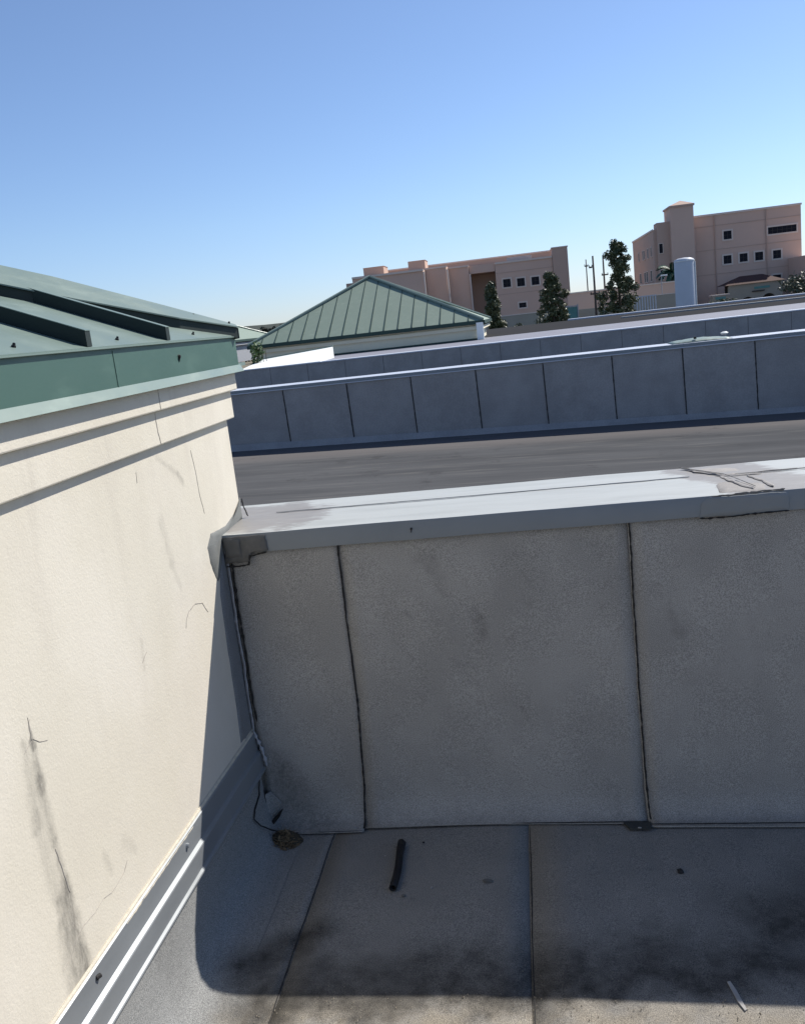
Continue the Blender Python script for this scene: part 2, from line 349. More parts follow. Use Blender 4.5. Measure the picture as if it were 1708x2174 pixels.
# ------------------------------------------------------------------ near parapet
PX0, PX1 = -1.012, 5.2
par1 = thing('parapet_wall', 'nearest parapet wall of grey roofing felt with flaking white coping, right of the cream stucco wall', 'parapet', (.5, 3.0, 0))
mb = MB(); mb.box(-3.2, PX1, 2.775, 3.20, -.05, 1.0); obj('core', mb, M_FELT, par1)
def panel(x0t, x0b, x1t, x1b, off, toe, seed, nx=18, nz=44, ztop=1.003):
    # (y,z) profile: vertical face, soft cove, toe lying on the deck
    prof = [(2.762, ztop)]
    for k in range(1, 26): prof.append((2.762, ztop-(ztop-.11)*k/25))
    for k in range(1, 9):
        t = k/8*math.pi/2; prof.append((2.762-.055*(1-math.cos(t)), .11-.10*math.sin(t)))
    prof.append((toe+.004, .009)); prof.append((toe, .0075))
    P = []; n = len(prof)
    for (yy, zz) in prof:
        f = max(0, min(1, (ztop-zz)/ztop)); bend = max(0, f-.55)/.45
        for i in range(nx+1):
            u = i/nx; xx = (x0t+(x0b-x0t)*bend)*(1-u)+(x1t+(x1b-x1t)*bend)*u
            if i in (0, nx): xx += .0022*noise.noise((zz*14, seed, i))+.0012*noise.noise((zz*50, seed, i))
            b = .006*noise.noise((xx*2.2+seed, zz*1.8, 0))+.002*noise.noise((xx*7, zz*7, seed))
            fl = 0 if zz < .02 else 1
            P.append((xx, yy-off-b*fl-(.004 if i in (0,nx) and fl else 0)*abs(noise.noise((zz*5, seed, 7))), zz+(fz(xx, yy) if zz < .2 else 0)+off*(1-fl)+(.0015*noise.noise((xx*6,yy,seed)) if not fl else 0)))
    F = [(j*(nx+1)+i, j*(nx+1)+i+1, (j+1)*(nx+1)+i+1, (j+1)*(nx+1)+i) for j in range(n-1) for i in range(nx)]
    mb = MB(); mb.add(P, F); o = obj('felt_panel', mb, M_FELT, par1, smooth=True)
    sd = o.modifiers.new('thick', 'SOLIDIFY'); sd.thickness = .004; sd.offset = 1
    return o
panel(-1.00, -.985, -.632, -.652, .006, 2.690, 1)
panel(-.640, -.655, .286, .292, .002, 2.712, 2)
panel(.280, .285, 1.20, 1.20, .006, 2.690, 3)
panel(1.19, 1.19, 2.1, 2.1, .002, 2.70, 4); panel(2.09, 2.09, 3.0, 3.0, .006, 2.70, 5); panel(2.99,2.99,3.9,3.9,.002,2.70,6)
def vseam(xt, xb, w, seed, yoff):
    pts = []
    for k in range(46):
        z = 1.0-.875*k/45; f = 1-z; b = max(0, f-.55)/.45; pts.append((xt+(xb-xt)*b+.0016*noise.noise((z*6, seed, 1)), 2.762-yoff, z))
    for k in range(1, 7):
        t = k/6*math.pi/2; pts.append((xb, 2.760-yoff-.055*(1-math.cos(t)), .118-.10*math.sin(t)))
    pts.append((xb, 2.700, .019))
    return bead('seam_line', pts, w, (0,-1,.05), M_BIT, par1, seed=seed, jit=.55, sub=9, lift=.002)
vseam(-.633, -.653, .0050, 3, .0075); vseam(.285, .291, .0052, 8, .0075); vseam(1.2,1.2,.006,2,.0075)
# toe lines where the felt ends on the deck
bead('seam_line', [(-.985,2.725,.02),(-1.0,2.70,.013),(-.975,2.69,.0125),(-.90,2.6875,.012),(-.655,2.688,.012),(-.652,2.70,.012)], .0048, (0,0,1), M_BIT, par1, seed=11)
bead('seam_line', [(-.655,2.7095,.0095),(-.1,2.710,.0085),(.29,2.7105,.0)], .0042, (0,0,1), M_BIT, par1, seed=14)
bead('seam_line', [(.292,2.6885,.004),(.8,2.6885,-.008),(1.2,2.6885,-.016)], .0045, (0,0,1), M_BIT, par1, seed=17)
mb = MB(); mb.prism([(.205,2.708,-.004),(.292,2.708,-.004),(.290,2.672,-.004),(.222,2.672,-.004)], (0,0,.0065)); obj('missing_granule_patch', mb, M_DARKFELT, par1, label='small dark rectangle of bare felt at the foot of the seam')
# small felt fold at the inside corner, its shadow painted as a black sliver
mb = MB(); mb.prism([(-1.004,2.735,.13),(-.985,2.725,.045),(-.95,2.728,.078),(-.94,2.742,.10),(-.975,2.748,.14)], (0,-.006,.002)); obj('felt_fold', mb, M_FELT, par1, smooth=False, bevel=.004)
mb = MB(); mb.prism([(-.982,2.708,.042),(-.946,2.712,.080),(-.932,2.722,.088),(-.944,2.716,.066),(-.978,2.706,.030)], (0,-.006,-.003)); obj('fold_shadow', mb, M_BIT, par1)
bead('seam_line', [(-1.0,2.735,.17),(-.992,2.725,.10),(-.985,2.70,.04),(-1.0,2.693,.015)], .006, (.2,-1,.3), M_BIT, par1, seed=31)
# inside-corner bead running down to the wall flashing
bead('corner_bead', [(-1.003,2.748,.99),(-1.001,2.745,.86),(-1.003,2.742,.74),(-.999,2.744,.62),(-1.002,2.742,.5),(-1.000,2.742,.37)], .008, (.7,-.7,0), M_GREYM, par1, seed=41, jit=.7, sub=9, lift=.004)
bead('corner_gap', [(-.990,2.7505,.97),(-.992,2.7495,.80),(-.989,2.7495,.66),(-.991,2.7495,.5),(-.987,2.7495,.40)], .006, (.2,-1,0), M_BIT, par1, seed=47, jit=1.0, sub=9, lift=.004)
bead('corner_bead', [(-1.002,2.742,.37),(-.985,2.738,.32),(-.972,2.730,.27),(-.968,2.728,.245)], .010, (.5,-.8,0), M_GREYM, par1, seed=44, jit=.8, sub=14, lift=.004)
# coping
def coping(x0, x1, y0, y1, zt, h, n, seed, mtop, mfront, parent, crown=.004):
    P = []; prof = [(y0-.002, zt-h), (y0-.004, zt-.006), (y0, zt)]
    for k in range(1, 12): 
        t = k/12; prof.append((y0+(y1-y0)*t, zt+crown*math.sin(math.pi*t)+(-.002 if abs(t-.58) < .05 else 0)))
    prof += [(y1, zt), (y1+.004, zt-.006), (y1+.002, zt-h)]
    k = len(prof)
    for i in range(n+1):
        xx = x0+(x1-x0)*i/n
        for j, (yy, zz) in enumerate(prof):
            P.append((xx, yy+.0025*noise.noise((xx*1.7, j*.3, seed)), zz+.0022*noise.noise((xx*3+seed, j*.5, 0))))
    top = [(i*k+j, i*k+j+1, (i+1)*k+j+1, (i+1)*k+j) for i in range(n) for j in range(2, k-3)]
    fr = [(i*k+j, i*k+j+1, (i+1)*k+j+1, (i+1)*k+j) for i in range(n) for j in (0, 1)]
    bk = [(i*k+j, i*k+j+1, (i+1)*k+j+1, (i+1)*k+j) for i in range(n) for j in (k-3, k-2)]
    def sub(F, name, mt):
        used = sorted({v for f in F for v in f}); mp = {v: i for i, v in enumerate(used)}
        mb = MB(); mb.add([P[v] for v in used], [tuple(mp[v] for v in f) for f in F]); o = obj(name, mb, mt, parent, smooth=True)
    sub(top, 'coping_top', mtop); sub(fr, 'coping_front', mfront); sub(bk, 'coping_back', mfront)
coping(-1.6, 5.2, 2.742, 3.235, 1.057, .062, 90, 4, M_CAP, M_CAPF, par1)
bead('lap_line', [(-.90,3.035,1.0605),(-.5,3.036,1.0605),(.2,3.040,1.0605),(.52,3.045,1.0605)], .006, (0,0,1), M_PATCH, par1, seed=51, jit=.6, sub=4, lift=.001)
bead('lap_line', [(.66,3.02,1.062),(.9,3.025,1.062),(1.6,3.03,1.062)], .007, (0,0,1), M_BITD, par1, seed=53, jit=.8, sub=6, lift=.001)
def blob(poly, z, h, seed, mat, name, parent, n=5, axis='z'):    # irregular mastic patch: subdivided outline raised a little in the middle
    P = []; C = Vector((sum(p[0] for p in poly)/len(poly), sum(p[1] for p in poly)/len(poly)))
    ring = []
    for i in range(len(poly)):
        a = Vector(poly[i]); b = Vector(poly[(i+1) % len(poly)])
        for k in range(n):
            q = a.lerp(b, k/n); q += (q-C).normalized()*.006*noise.noise((q.x*60, q.y*60, seed)); ring.append(q)
    m_ = len(ring); lev = [(1, 0), (.96, h*.8), (.6, h), (.25, h*1.1)]
    for s_, hh in lev:
        for q in ring:
            v = C+(q-C)*s_; P.append((v.x, v.y, hh+(.4*h*noise.noise((v.x*30, v.y*30, seed)) if hh else 0)))
    P.append((C.x, C.y, h*1.1)); F = []
    for l in range(3):
        for i in range(m_): F.append((l*m_+i, l*m_+(i+1) % m_, (l+1)*m_+(i+1) % m_, (l+1)*m_+i))
    for i in range(m_): F.append((3*m_+i, 3*m_+(i+1) % m_, 4*m_))
    if axis == 'z': Q = [(a, b, z+c) for a, b, c in P]
    elif axis == 'x': Q = [(z+c, a, b) for a, b, c in P]         # poly is (y,z) on a wall facing +x
    else: Q = [(a, z-c, b) for a, b, c in P]                     # poly is (x,z) on a face towards -y
    mb = MB(); mb.add(Q, F); return obj(name, mb, mat, parent, smooth=True)
# mastic patch over the coping joint (right) with lifted felt folds
blob([(.56,2.77),(.69,2.765),(.72,2.86),(.71,3.0),(.69,3.14),(.61,3.19),(.54,3.17),(.53,3.08),(.56,3.0),(.57,2.88)], 1.0575, .0025, 3, M_PATCHR, 'mastic_patch', par1)
for k, (a, b, c, ww) in enumerate((((.52,3.20,1.063),(.575,3.10,1.064),(.62,3.02,1.064),.022), ((.60,3.02,1.064),(.66,3.0,1.064),(.74,3.00,1.063),.014),
                       ((.61,3.0,1.063),(.635,2.88,1.063),(.66,2.78,1.061),.016), ((.69,2.98,1.063),(.715,2.88,1.062),(.72,2.79,1.061),.014))):
    bead('torn_strip', [a, b, c], ww, (0,0,1), M_PATCHR, par1, seed=60+k*3, jit=.6, sub=5, lift=.0008)
bead('coping_crack', [(.515,3.205,1.0665),(.56,3.12,1.067),(.60,3.05,1.068),(.625,3.01,1.068)], .0042, (0,0,1), M_BITD, par1, seed=91, jit=.9, sub=7, lift=0)
bead('coping_crack', [(.625,3.005,1.068),(.645,2.93,1.066),(.672,2.80,1.063)], .0028, (0,0,1), M_BITD, par1, seed=93, jit=.9, sub=7, lift=0)
bead('coping_crack', [(.72,3.01,1.065),(.76,3.03,1.063),(.86,3.035,1.062)], .0040, (0,0,1), M_BITD, par1, seed=95, jit=.9, sub=7, lift=0)
blob([(.49,.993),(.75,.993),(.75,1.050),(.70,1.054),(.60,1.052),(.52,1.055),(.50,1.04)], 2.7375, .0035, 5, M_CAPF, 'mastic_patch', par1, axis='y')
bead('torn_edge', [(.53,2.738,1.054),(.60,2.736,1.058),(.66,2.737,1.060),(.74,2.738,1.061)], .006, (0,-1,.6), M_SMEARD, par1, seed=81, jit=1.2, sub=14)
bead('torn_edge', [(.49,2.733,.992),(.56,2.733,.990),(.66,2.733,.994),(.75,2.733,.996)], .004, (0,-1,0), M_BIT, par1, seed=84, jit=1.2, sub=14)
# left end: dark bitumen over coping front at the wall
blob([(-1.005,.965),(-.925,.960),(-.915,.995),(-.855,.998),(-.86,1.050),(-1.005,1.052)], 2.736, .005, 7, M_BITD, 'bitumen_patch', par1, axis='y')
blob([(-1.000,.985),(-.945,.985),(-.945,1.045),(-1.0,1.045)], 2.730, .003, 8, M_BITD, 'bitumen_patch', par1, axis='y')
bead('torn_edge', [(-1.0,2.729,.955),(-.96,2.729,.953),(-.925,2.729,.957),(-.918,2.730,.985),(-.86,2.732,.994)], .006, (0,-1,0), M_BIT, par1, seed=88, jit=.8, sub=14)
mb = MB(); mb.tube((-.385,2.742,1.031),(-.385,2.733,1.031), .0035, n=8); obj('screw', mb, M_BIT, par1)
mb = MB(); mb.tube((-.385,2.7375,1.029),(-.387,2.7370,1.018), .002, .001, n=6); obj('rust_run', mb, M_BIT, par1)

# ------------------------------------------------------------------ cream stucco building at the left
WX = -1.01; WE = 3.0
bld = thing('stucco_building', 'cream stucco rooftop building with green metal hip roof along the left edge', 'building', (-2.5, .5, 0))
mb = MB(); mb.box(-6.2, WX, -4.5, WE-.02, -.3, 1.60); wallo = obj('wall', mb, M_STUCCO, bld)
bm_ = wallo.modifiers.new('bevel','BEVEL'); bm_.width = .008; bm_.segments = 3
def band(x1, z0, z1, y1):
    mb = MB(); mb.box(x1-.3, x1, -4.5, y1, z0, z1); return obj('cornice_band', mb, M_STUCCO, bld, bevel=.004)
band(WX+.019, 1.412, 1.506, WE+.004); band(WX+.038, 1.506, 1.592, WE+.022)
FX = WX+.052; FT = 1.686; FB = 1.585; FE = WE+.035
mb = MB(); mb.box(-6.2, FX, -4.5, FE, FB, FT); fas = obj('fascia', mb, M_GREENF, bld, bevel=.002)
mb = MB(); mb.sweep([(FX+.001, FB+.004), (FX+.0135, FB-.019), (FX+.0115, FB-.020), (FX-.002, FB+.002)], -4.5, FE+.01, close=True); obj('drip_edge', mb, M_GREENP, fas)
mb = MB(); mb.sweep([(FX-.004, FT-.001), (FX+.009, FT-.002), (FX+.009, FT-.0045), (FX+.006, FT-.0055),(FX+.001, FT-.006)], -4.5, FE+.006, close=True); obj('eave_lip', mb, M_GREENP, fas)
mb = MB(); mb.box(FX+.0005, FX+.0015, 2.07, 2.073, FB+.002, FT-.01); obj('fascia_joint', mb, M_GREENF, fas)
mb = MB(); mb.tube((FX, 2.49, 1.642), (FX+.006, 2.49, 1.642), .006, .004, n=8); mb.tube((FX+.003, 2.49, 1.640), (FX+.001, 2.487, 1.627), .003, .001, n=6); obj('rivet', mb, M_BIT, fas)
# hip roof
SL = .395
def rz(x): return FT+.002+SL*(FX+.004-x)
RD = 3.0   # half depth to the ridge
mbp = MB(); roof = None
ribs = [1.956+.475*k for k in range(-14, 2)]
ctr = FX-RD
mb = MB(); e0 = FE+.004
# closing slopes (far hip end and back) as one underlay
mb.add([(FX,e0,rz(FX)),(ctr,e0-RD,rz(ctr)),(FX-2*RD,e0,rz(FX)),(ctr,-4.5+RD,rz(ctr)),(FX-2*RD,-4.5,rz(FX))], [(0,1,2),(1,3,4,2)])
roof = obj('roof', mb, M_GREEN, bld)
edges = [-4.5]+ribs+[e0]
for a, b in zip(edges[:-1], edges[1:]):      # standing seam panels on the slope facing us
    ta = min(RD, e0-a); tb = min(RD, e0-b)
    P = [(FX+.005, a, rz(FX+.005)), (FX+.005, b, rz(FX+.005)), (FX-tb, b, rz(FX-tb)), (FX-ta, a, rz(FX-ta))]
    if tb < .01: P = [P[0], P[1], P[3]]
    mb = MB(); mb.prism(P, (0,0,-.004)); obj('roof_panel', mb, M_GREEN, roof)
    if a > .2:
        for yy in ((a+b)/2-.02,):
            x_ = FX-.03; nrm = Vector((SL,0,1)).normalized()
            mb = MB(); mb.tube((x_,yy,rz(x_)), Vector((x_,yy,rz(x_)))+nrm*.004, .005, .0045, n=8); mb.tube(Vector((x_,yy,rz(x_)))+nrm*.005, Vector((x_,yy,rz(x_)))+nrm*.009, .0035, .0025, n=6); obj('screw', mb, M_BIT, roof)
for y in ribs:
    t = min(RD, e0-y); h = .035; w_ = .012
    P = [(FX+.003,y-w_,rz(FX)),(FX+.003,y+w_,rz(FX)),(FX+.003,y+w_,rz(FX)+h),(FX+.003,y-w_,rz(FX)+h)]
    mb = MB(); a0 = Vector((FX+.003,0,rz(FX))); a1 = Vector((FX-t,0,rz(FX-t)))
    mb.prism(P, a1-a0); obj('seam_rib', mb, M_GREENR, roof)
    mb = MB(); mb.prism([(FX+.004,y-w_-.001,rz(FX)+h),(FX+.004,y+w_+.001,rz(FX)+h),(FX+.004,y+w_+.001,rz(FX)+h+.002),(FX+.004,y-w_-.001,rz(FX)+h+.002)], a1-a0); obj('rib_cap', mb, M_GREEN, roof)
# hip capping along the corner
C0 = Vector((FX+.006, e0, rz(FX)-.001)); C1 = Vector((ctr, e0-RD, rz(ctr)))
hw = .085; hh = .036
def hipsec(C):
    return [C+Vector((hw, -0, -SL*hw+hh))-Vector((0,hw*0,0)), C+Vector((0,0,hh+.012)), C+Vector((0,hw,-SL*hw+hh))]
a = hipsec(C0-Vector((0.035,.0,-.0))); b = hipsec(C1)
q0 = C0+Vector((-.0,-.0,hh+.008)); q1 = C1+Vector((0,0,hh+.012))
base0 = C0.copy(); hd = (C1-C0).normalized(); fl = Vector((.60,-.74,-.237)).normalized(); fr_ = Vector((-.74,.60,-.237)).normalized(); Zv = Vector((0,0,1))
st = [(0.0, .036, .03, .034), (.25, .050, .13, .034), (.60, .066, .19, .034), ((C1-C0).length, .075, .20, .034)]     # distance, ridge lift, flange width, edge lift
ql = [C0+hd*d+Zv*a for d, a, b, c in st]; ll = [C0+hd*d+fl*b+Zv*c for d, a, b, c in st]; rl = [C0+hd*d+fr_*b+Zv*c for d, a, b, c in st]
q0, q1, l0 = ql[0], ql[-1], ll[0]
mb = MB(); P = []; F = []
for q, l, r_2 in zip(ql, ll, rl): P += [l, q, r_2, l-Zv*.004, q-Zv*.004, r_2-Zv*.004]
for k in range(3):
    a_ = 6*k; b_ = a_+6; F += [(a_,a_+1,b_+1,b_),(a_+1,a_+2,b_+2,b_+1),(a_+3,b_+3,b_+4,a_+4),(a_+4,b_+4,b_+5,a_+5),(a_,b_,b_+3,a_+3),(a_+2,a_+5,b_+5,b_+2)]
F += [(0,3,4,1),(1,4,5,2)]
mb.add(P, F); obj('hip_cap', mb, M_GREEN, roof)
for k in range(3):
    a_ = ll[k]+Vector((-.004,.005,-.0045)); b_ = ll[k+1]+Vector((-.004,.005,-.0045)); dn = -Zv*.034
    mb = MB(); mb.prism([a_,b_,b_+dn,a_+dn], (-.004,.005,0)); obj('hip_closure', mb, M_GREENR, roof)  # near-black, painting the shadow under the cap edge
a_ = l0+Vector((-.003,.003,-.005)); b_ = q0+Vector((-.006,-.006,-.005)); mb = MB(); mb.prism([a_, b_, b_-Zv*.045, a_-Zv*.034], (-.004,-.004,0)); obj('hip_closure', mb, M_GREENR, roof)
for yy, dz in ((.16, .0), (.03, .0)):
    p = q0.lerp(l0, .55)+Vector((0, 0, .001)); p = p+(q1-q0).normalized()*yy
    mb = MB(); mb.tube(p, p+Vector((.002,-.001,.006)), .004, .003, n=8); obj('screw', mb, M_BIT, roof)
# wall cracks
def crack(pts, w_, seed):   # pts (y,z) on the wall
    bead('crack', [(WX+.0003, a, b) for a, b in pts], w_, (1,0,0), M_CRACK, bld, seed=seed, jit=.9, sub=14, lift=.0002, thick=.0004)
M_CRACK = simple('hairline crack shadowed with dirt', (.36,.33,.29), .95, .4, 60)
M_CRACKL = M_CRACK
crack([(1.528,.992),(1.527,.965),(1.525,.943)], .0034, 1); crack([(1.525,.943),(1.51,.938),(1.493,.932)], .002, 2); crack([(1.530,.945),(1.549,.930),(1.578,.919)], .0016, 3)
crack([(1.529,.705),(1.537,.654),(1.547,.592)], .0030, 4)
crack([(1.792,.505),(1.770,.489),(1.729,.484),(1.700,.484),(1.664,.495),(1.623,.491),(1.573,.497),(1.535,.489),(1.507,.472),(1.472,.467)], .0014, 5)
crack([(2.599,1.361),(2.613,1.30),(2.617,1.215),(2.633,1.156)], .0030, 6)
crack([(2.199,1.363),(2.194,1.335)], .0026, 7)
crack([(2.349,.88),(2.360,.902),(2.39,.919),(2.446,.923),(2.497,.908),(2.532,.867)], .0030, 8)
crack([(2.079,.914),(2.060,.905),(2.044,.897)], .0014, 9)
mb = MB(); mb.add(*ribbon([(WX+.0195,2.335,1.50),(WX+.0195,2.337,1.45),(WX+.0195,2.345,1.413)], .004, (1,0,0), seed=21, jit=.8, sub=14, lift=.0002, thick=.0004)); obj('crack', mb, M_CRACK, bld, fix=False)
mb = MB(); mb.add(*ribbon([(WX+.0385,2.338,1.585),(WX+.0385,2.336,1.54),(WX+.0385,2.336,1.508)], .004, (1,0,0), seed=23, jit=.8, sub=14, lift=.0002, thick=.0004)); obj('crack', mb, M_CRACK, bld, fix=False)
# grey mastic smeared over the wall above the coping end
blob([(2.99,1.135),(2.93,1.10),(2.80,1.075),(2.655,1.085),(2.61,1.050),(2.615,1.0),(2.645,.935),(2.66,.93),(2.74,1.02),(2.745,1.05),(2.98,1.062)], WX, .004, 12, M_PATCHL, 'mastic_smear', bld, axis='x')
bead('corner_gap', [(WX+.006,2.985,1.13),(WX+.008,2.99,1.10),(WX+.02,2.985,1.066)], .010, (1,-.1,.2), M_BIT, bld, seed=33, jit=.8, sub=16)
# felt turned onto the wall beside the parapet
blob([(2.748,1.03),(2.70,1.0),(2.655,.88),(2.645,.70),(2.64,.5),(2.63,.38),(2.75,.37)], WX, .0045, 15, M_FELTW, 'felt_upstand', bld, axis='x', n=7)
# base flashing on the wall: felt skirt, steel counterflashing in two steps, caulk
sk = MB(); prof = [(WX+.012,.27),(WX+.013,.20),(WX+.016,.13),(WX+.024,.075),(WX+.042,.038),(WX+.07,.018),(WX+.105,.010),(WX+.150,.0055)]
P = []; k = len(prof); ny = 80
for j in range(ny+1):
    y = -2.2+(2.735+2.2)*j/ny
    for i, (xx, zz) in enumerate(prof):
        P.append((xx+.002*noise.noise((y*3, i*.4, 9)), y, zz+.002*noise.noise((y*2.5, i*.5, 4))*(1 if i else 0)))
F = [(j*k+i, j*k+i+1, (j+1)*k+i+1, (j+1)*k+i) for j in range(ny) for i in range(k-1)]
sk.add(P, F); obj('base_flashing', sk, M_FLOOR, bld, smooth=True)
bead('felt_edge', [(-.992,2.70,.215),(-.992,2.675,.165),(-.991,2.612,.150),(-.988,2.582,.132),(-.978,2.605,.095),(-.955,2.642,.055),(-.925,2.672,.026),(-.88,2.686,.014)], .0055, (1,-.2,.6), M_BIT, bld, seed=37, jit=.4, sub=16)
def steel(name, pf, mat, y0=-2.2, y1=2.744):
    # the steel follows the deck's taper: it climbs slowly towards us
    mb = MB(); n = 24; k = len(pf); P = []
    for j in range(n+1):
        y = y0+(y1-y0)*j/n; dz = -.033*(y-2.75)
        for xx, zz in pf: P.append((xx+.0012*noise.noise((y*2, zz*9, 3)), y, zz+dz+.001*noise.noise((y*3, zz*9, 8))))
    F = [(j*k+i, j*k+(i+1) % k, (j+1)*k+(i+1) % k, (j+1)*k+i) for j in range(n) for i in range(k)]
    F += [tuple(range(k))[::-1], tuple(range(n*k, n*k+k))]; mb.add(P, F); return obj(name, mb, mat, parent=cfl if name != 'counterflashing' else bld)
cfl = None
cfl = steel('counterflashing', [(WX+.001,.361),(WX+.004,.362),(WX+.010,.357),(WX+.0125,.298),(WX+.022,.292),(WX+.0235,.289),(WX+.0235,.236),(WX+.0305,.232),(WX+.032,.229),(WX+.029,.222),(WX+.010,.214),(WX+.001,.30)], M_GALV)
steel('caulk', [(WX+.0002,.367),(WX+.002,.368),(WX+.0055,.364),(WX+.007,.357),(WX+.001,.356)], M_CAULK)
mb = MB(); mb.tube((WX+.010,2.09,.352),(WX+.018,2.09,.352), .008, .006, n=10); obj('screw', mb, M_GALV, cfl)
mb = MB(); mb.tube((WX+.010,1.56,.377),(WX+.016,1.57,.377), .006, .005, n=10); obj('screw', mb, M_BIT, cfl)
mb = MB(); mb.add(*ribbon([(WX+.0085,2.15,.372),(WX+.0085,1.95,.380),(WX+.0085,1.72,.388)], .006, (1,0,.3), seed=71, jit=1.2, sub=8)); obj('caulk', mb, M_CAULK, cfl, fix=False)

# ------------------------------------------------------------------ second roof and parapet
mb = MB(); mb.add([(-9,3.2,.30),(-4.1,3.2,.25),(9,3.2,-.10),(-9,11.7,.32),(-4.1,11.7,.265),(9,11.7,-.06)], [(0,1,4,3),(1,2,5,4)]); roof2 = obj('second_roof_deck', mb, M_ROOF2, kind='structure')
for k, (xa, xb) in enumerate(((-3.4,-3.0),(-1.0,-.9),(.6,.9),(2.9,3.4))):
    pts = [(xa+(xb-xa)*i/8, 4+.83*i, .25-.0265*((xa+(xb-xa)*i/8)+4.1)+.006) for i in range(9)]
    bead('faded_lap', pts, .045, (0,0,1), M_PATCHR, roof2, seed=90+k, jit=.5, sub=1, lift=.001)
P2Y = 11.6
par2 = thing('parapet_wall', 'second parapet, blue-grey felt in eight visible panels with a thin bright coping', 'parapet', (0, 11.8, .1))
mb = MB(); mb.box(-4.6, 12, P2Y+.02, P2Y+.42, -.2, 1.0); obj('core', mb, M_FELT2, par2)
xs2 = [-4.0,-3.122,-2.268,-1.426,-.588,.262,1.112,1.966,2.822,3.68,4.54,5.4,6.3]
for i in range(12):
    x0, x1 = xs2[i], xs2[i+1]; zb = .25-.0265*((x0+x1)/2+4.1)
    mb = MB(); o1 = .008*(i % 2); g = .006
    mb.prism([(x0+g,P2Y-o1,1.005),(x1-g,P2Y-o1,1.005),(x1-g+.02,P2Y-o1,zb+.10),(x1-g+.024,P2Y-.05-o1,zb+.015),(x0+g+.024,P2Y-.05-o1,zb+.015),(x0+g+.02,P2Y-o1,zb+.10)][:3]+[(x0+g+.02,P2Y-o1,zb+.02),][:0]+[(x1-g+.02,P2Y-o1,zb+.05),(x0+g+.02,P2Y-o1,zb+.05)], (0,.015,0)); obj('felt_panel', mb, M_FELT2, par2)
    if i:
        bead('seam_line', [(x0,P2Y-.012,1.0),(x0+.010,P2Y-.012,.55),(x0+.02,P2Y-.012,zb+.04)], .012, (0,-1,0), M_BIT, par2, seed=i*4, jit=.4, sub=3)
mb = MB(); za, zb_ = .25+.003, .25-.0265*16.1
mb.add([(-4.1,P2Y-.01,za+.09),(12,P2Y-.01,zb_+.09),(12,P2Y-.10,zb_+.01),(-4.1,P2Y-.10,za+.01)], [(0,1,2,3)]); obj('cant_strip', mb, M_FELT2, par2)
coping(-4.6, 12, P2Y-.02, P2Y+.47, 1.052, .045, 60, 9, M_CAP2, M_CAPF, par2)
mb = MB(); mb.box(-4.6,12,P2Y-.024,P2Y-.019,1.0,1.012); obj('coping_hem', mb, M_CAP2, par2)

# light metal pier and small fascia return at the left end of the second parapet
pier = thing('corner_pier', 'small pale metal clad pier just beyond the stucco corner', 'pier', (-4.0, 11.9, .9))
mb = MB(); mb.box(-4.6,-3.89,11.64,12.08,.9,1.36); obj('cladding', mb, M_SILO, pier, bevel=.01)
mb = MB(); mb.box(-4.6,-3.74,11.58,12.14,1.36,1.40); obj('drip_cap', mb, M_GREENP, pier)
mb = MB(); mb.box(-4.6,-3.88,11.66,12.08,1.40,1.50); obj('upper_block', mb, M_SILO, pier)
mb = MB(); mb.box(-4.6,-3.90,11.64,12.1,1.50,1.645); obj('dark_box', mb, M_CAPF, pier)
mb = MB(); mb.box(-3.87,-3.83,11.7,11.74,1.40,1.66); obj('post', mb, M_GREENP, pier)
# third roof
mb = MB(); mb.box(-12,30,12.0,20.0,-.1,.10); obj('third_roof_deck', mb, M_ROOF2, kind='structure')
par3 = thing('parapet_wall', 'third parapet, plain blue-grey band under the wide pale coping', 'parapet', (0, 20, .1))
mb = MB(); mb.box(-6.45, 34, 19.95, 20.3, 0, 1.03); obj('core', mb, M_FELT2, par3)
xs3 = [-6.45+.86*i for i in range(0, 34)]
for i in range(33):
    mb = MB(); mb.box(xs3[i]+.004, xs3[i+1]-.004, 19.925-.006*(i % 2), 19.95, .1, 1.035); obj('felt_panel', mb, M_FELT2, par3)
mb = MB(); mb.box(-6.5, 34, 19.905, 20.4, 1.038, 1.062); obj('coping_top', mb, M_CAP2, par3)
mb = MB(); mb.box(-6.5, 60, 20.4, 25.6, .2, 1.056); obj('pale_roof_deck', mb, M_PALEROOF, kind='structure')
mb = MB(); mb.box(-6.5, 60, 25.6, 41.5, .2, 1.03); obj('far_roof_deck', mb, M_ROOF2, kind='structure')
tag(obj('roof_kerb', MB().box(2.2, 60, 41.2, 41.9, .2, 1.09), M_CAP2, bevel=.02), 'pale kerb edging the far roof in front of the magnolias', 'kerb')
tag(obj('roof_kerb', MB().box(3.6, 60, 33.0, 33.25, 1.0, 1.08), M_CAPF, bevel=.02), 'grey kerb strip crossing the far dark roof at the right', 'kerb')
tag(obj('roof_kerb', MB().box(9.2, 60, 30.2, 31.2, 1.0, 1.10), M_CAP2, bevel=.02), 'short white kerb on the far roof below the arched porch', 'kerb')
# white curb block
cb = thing('white_curb', 'bright white raised roof curb in front of the green pyramid roof', 'curb', (-5.1, 20, 1.05))
P = [(-6.3,19.92,1.06),(-4.42,19.92,1.07),(-4.5,21.9,1.325),(-6.3,21.9,1.20),(-6.3,21.9,1.04),(-4.5,21.9,1.04),(-6.3,19.92,1.04),(-4.42,19.92,1.04)]
obj('ramp_top', MB().add(P, [(0,1,2,3),(6,7,1,0),(1,7,5,2),(0,3,4,6),(2,5,4,3),(6,4,5,7)]), M_WHITE, cb, bevel=.015)
obj('back_edge', MB().prism([(-6.3,21.92,1.205),(-4.5,21.92,1.33),(-4.5,21.92,1.36),(-6.3,21.92,1.235)], (0,.08,0)), M_GREENP, cb)
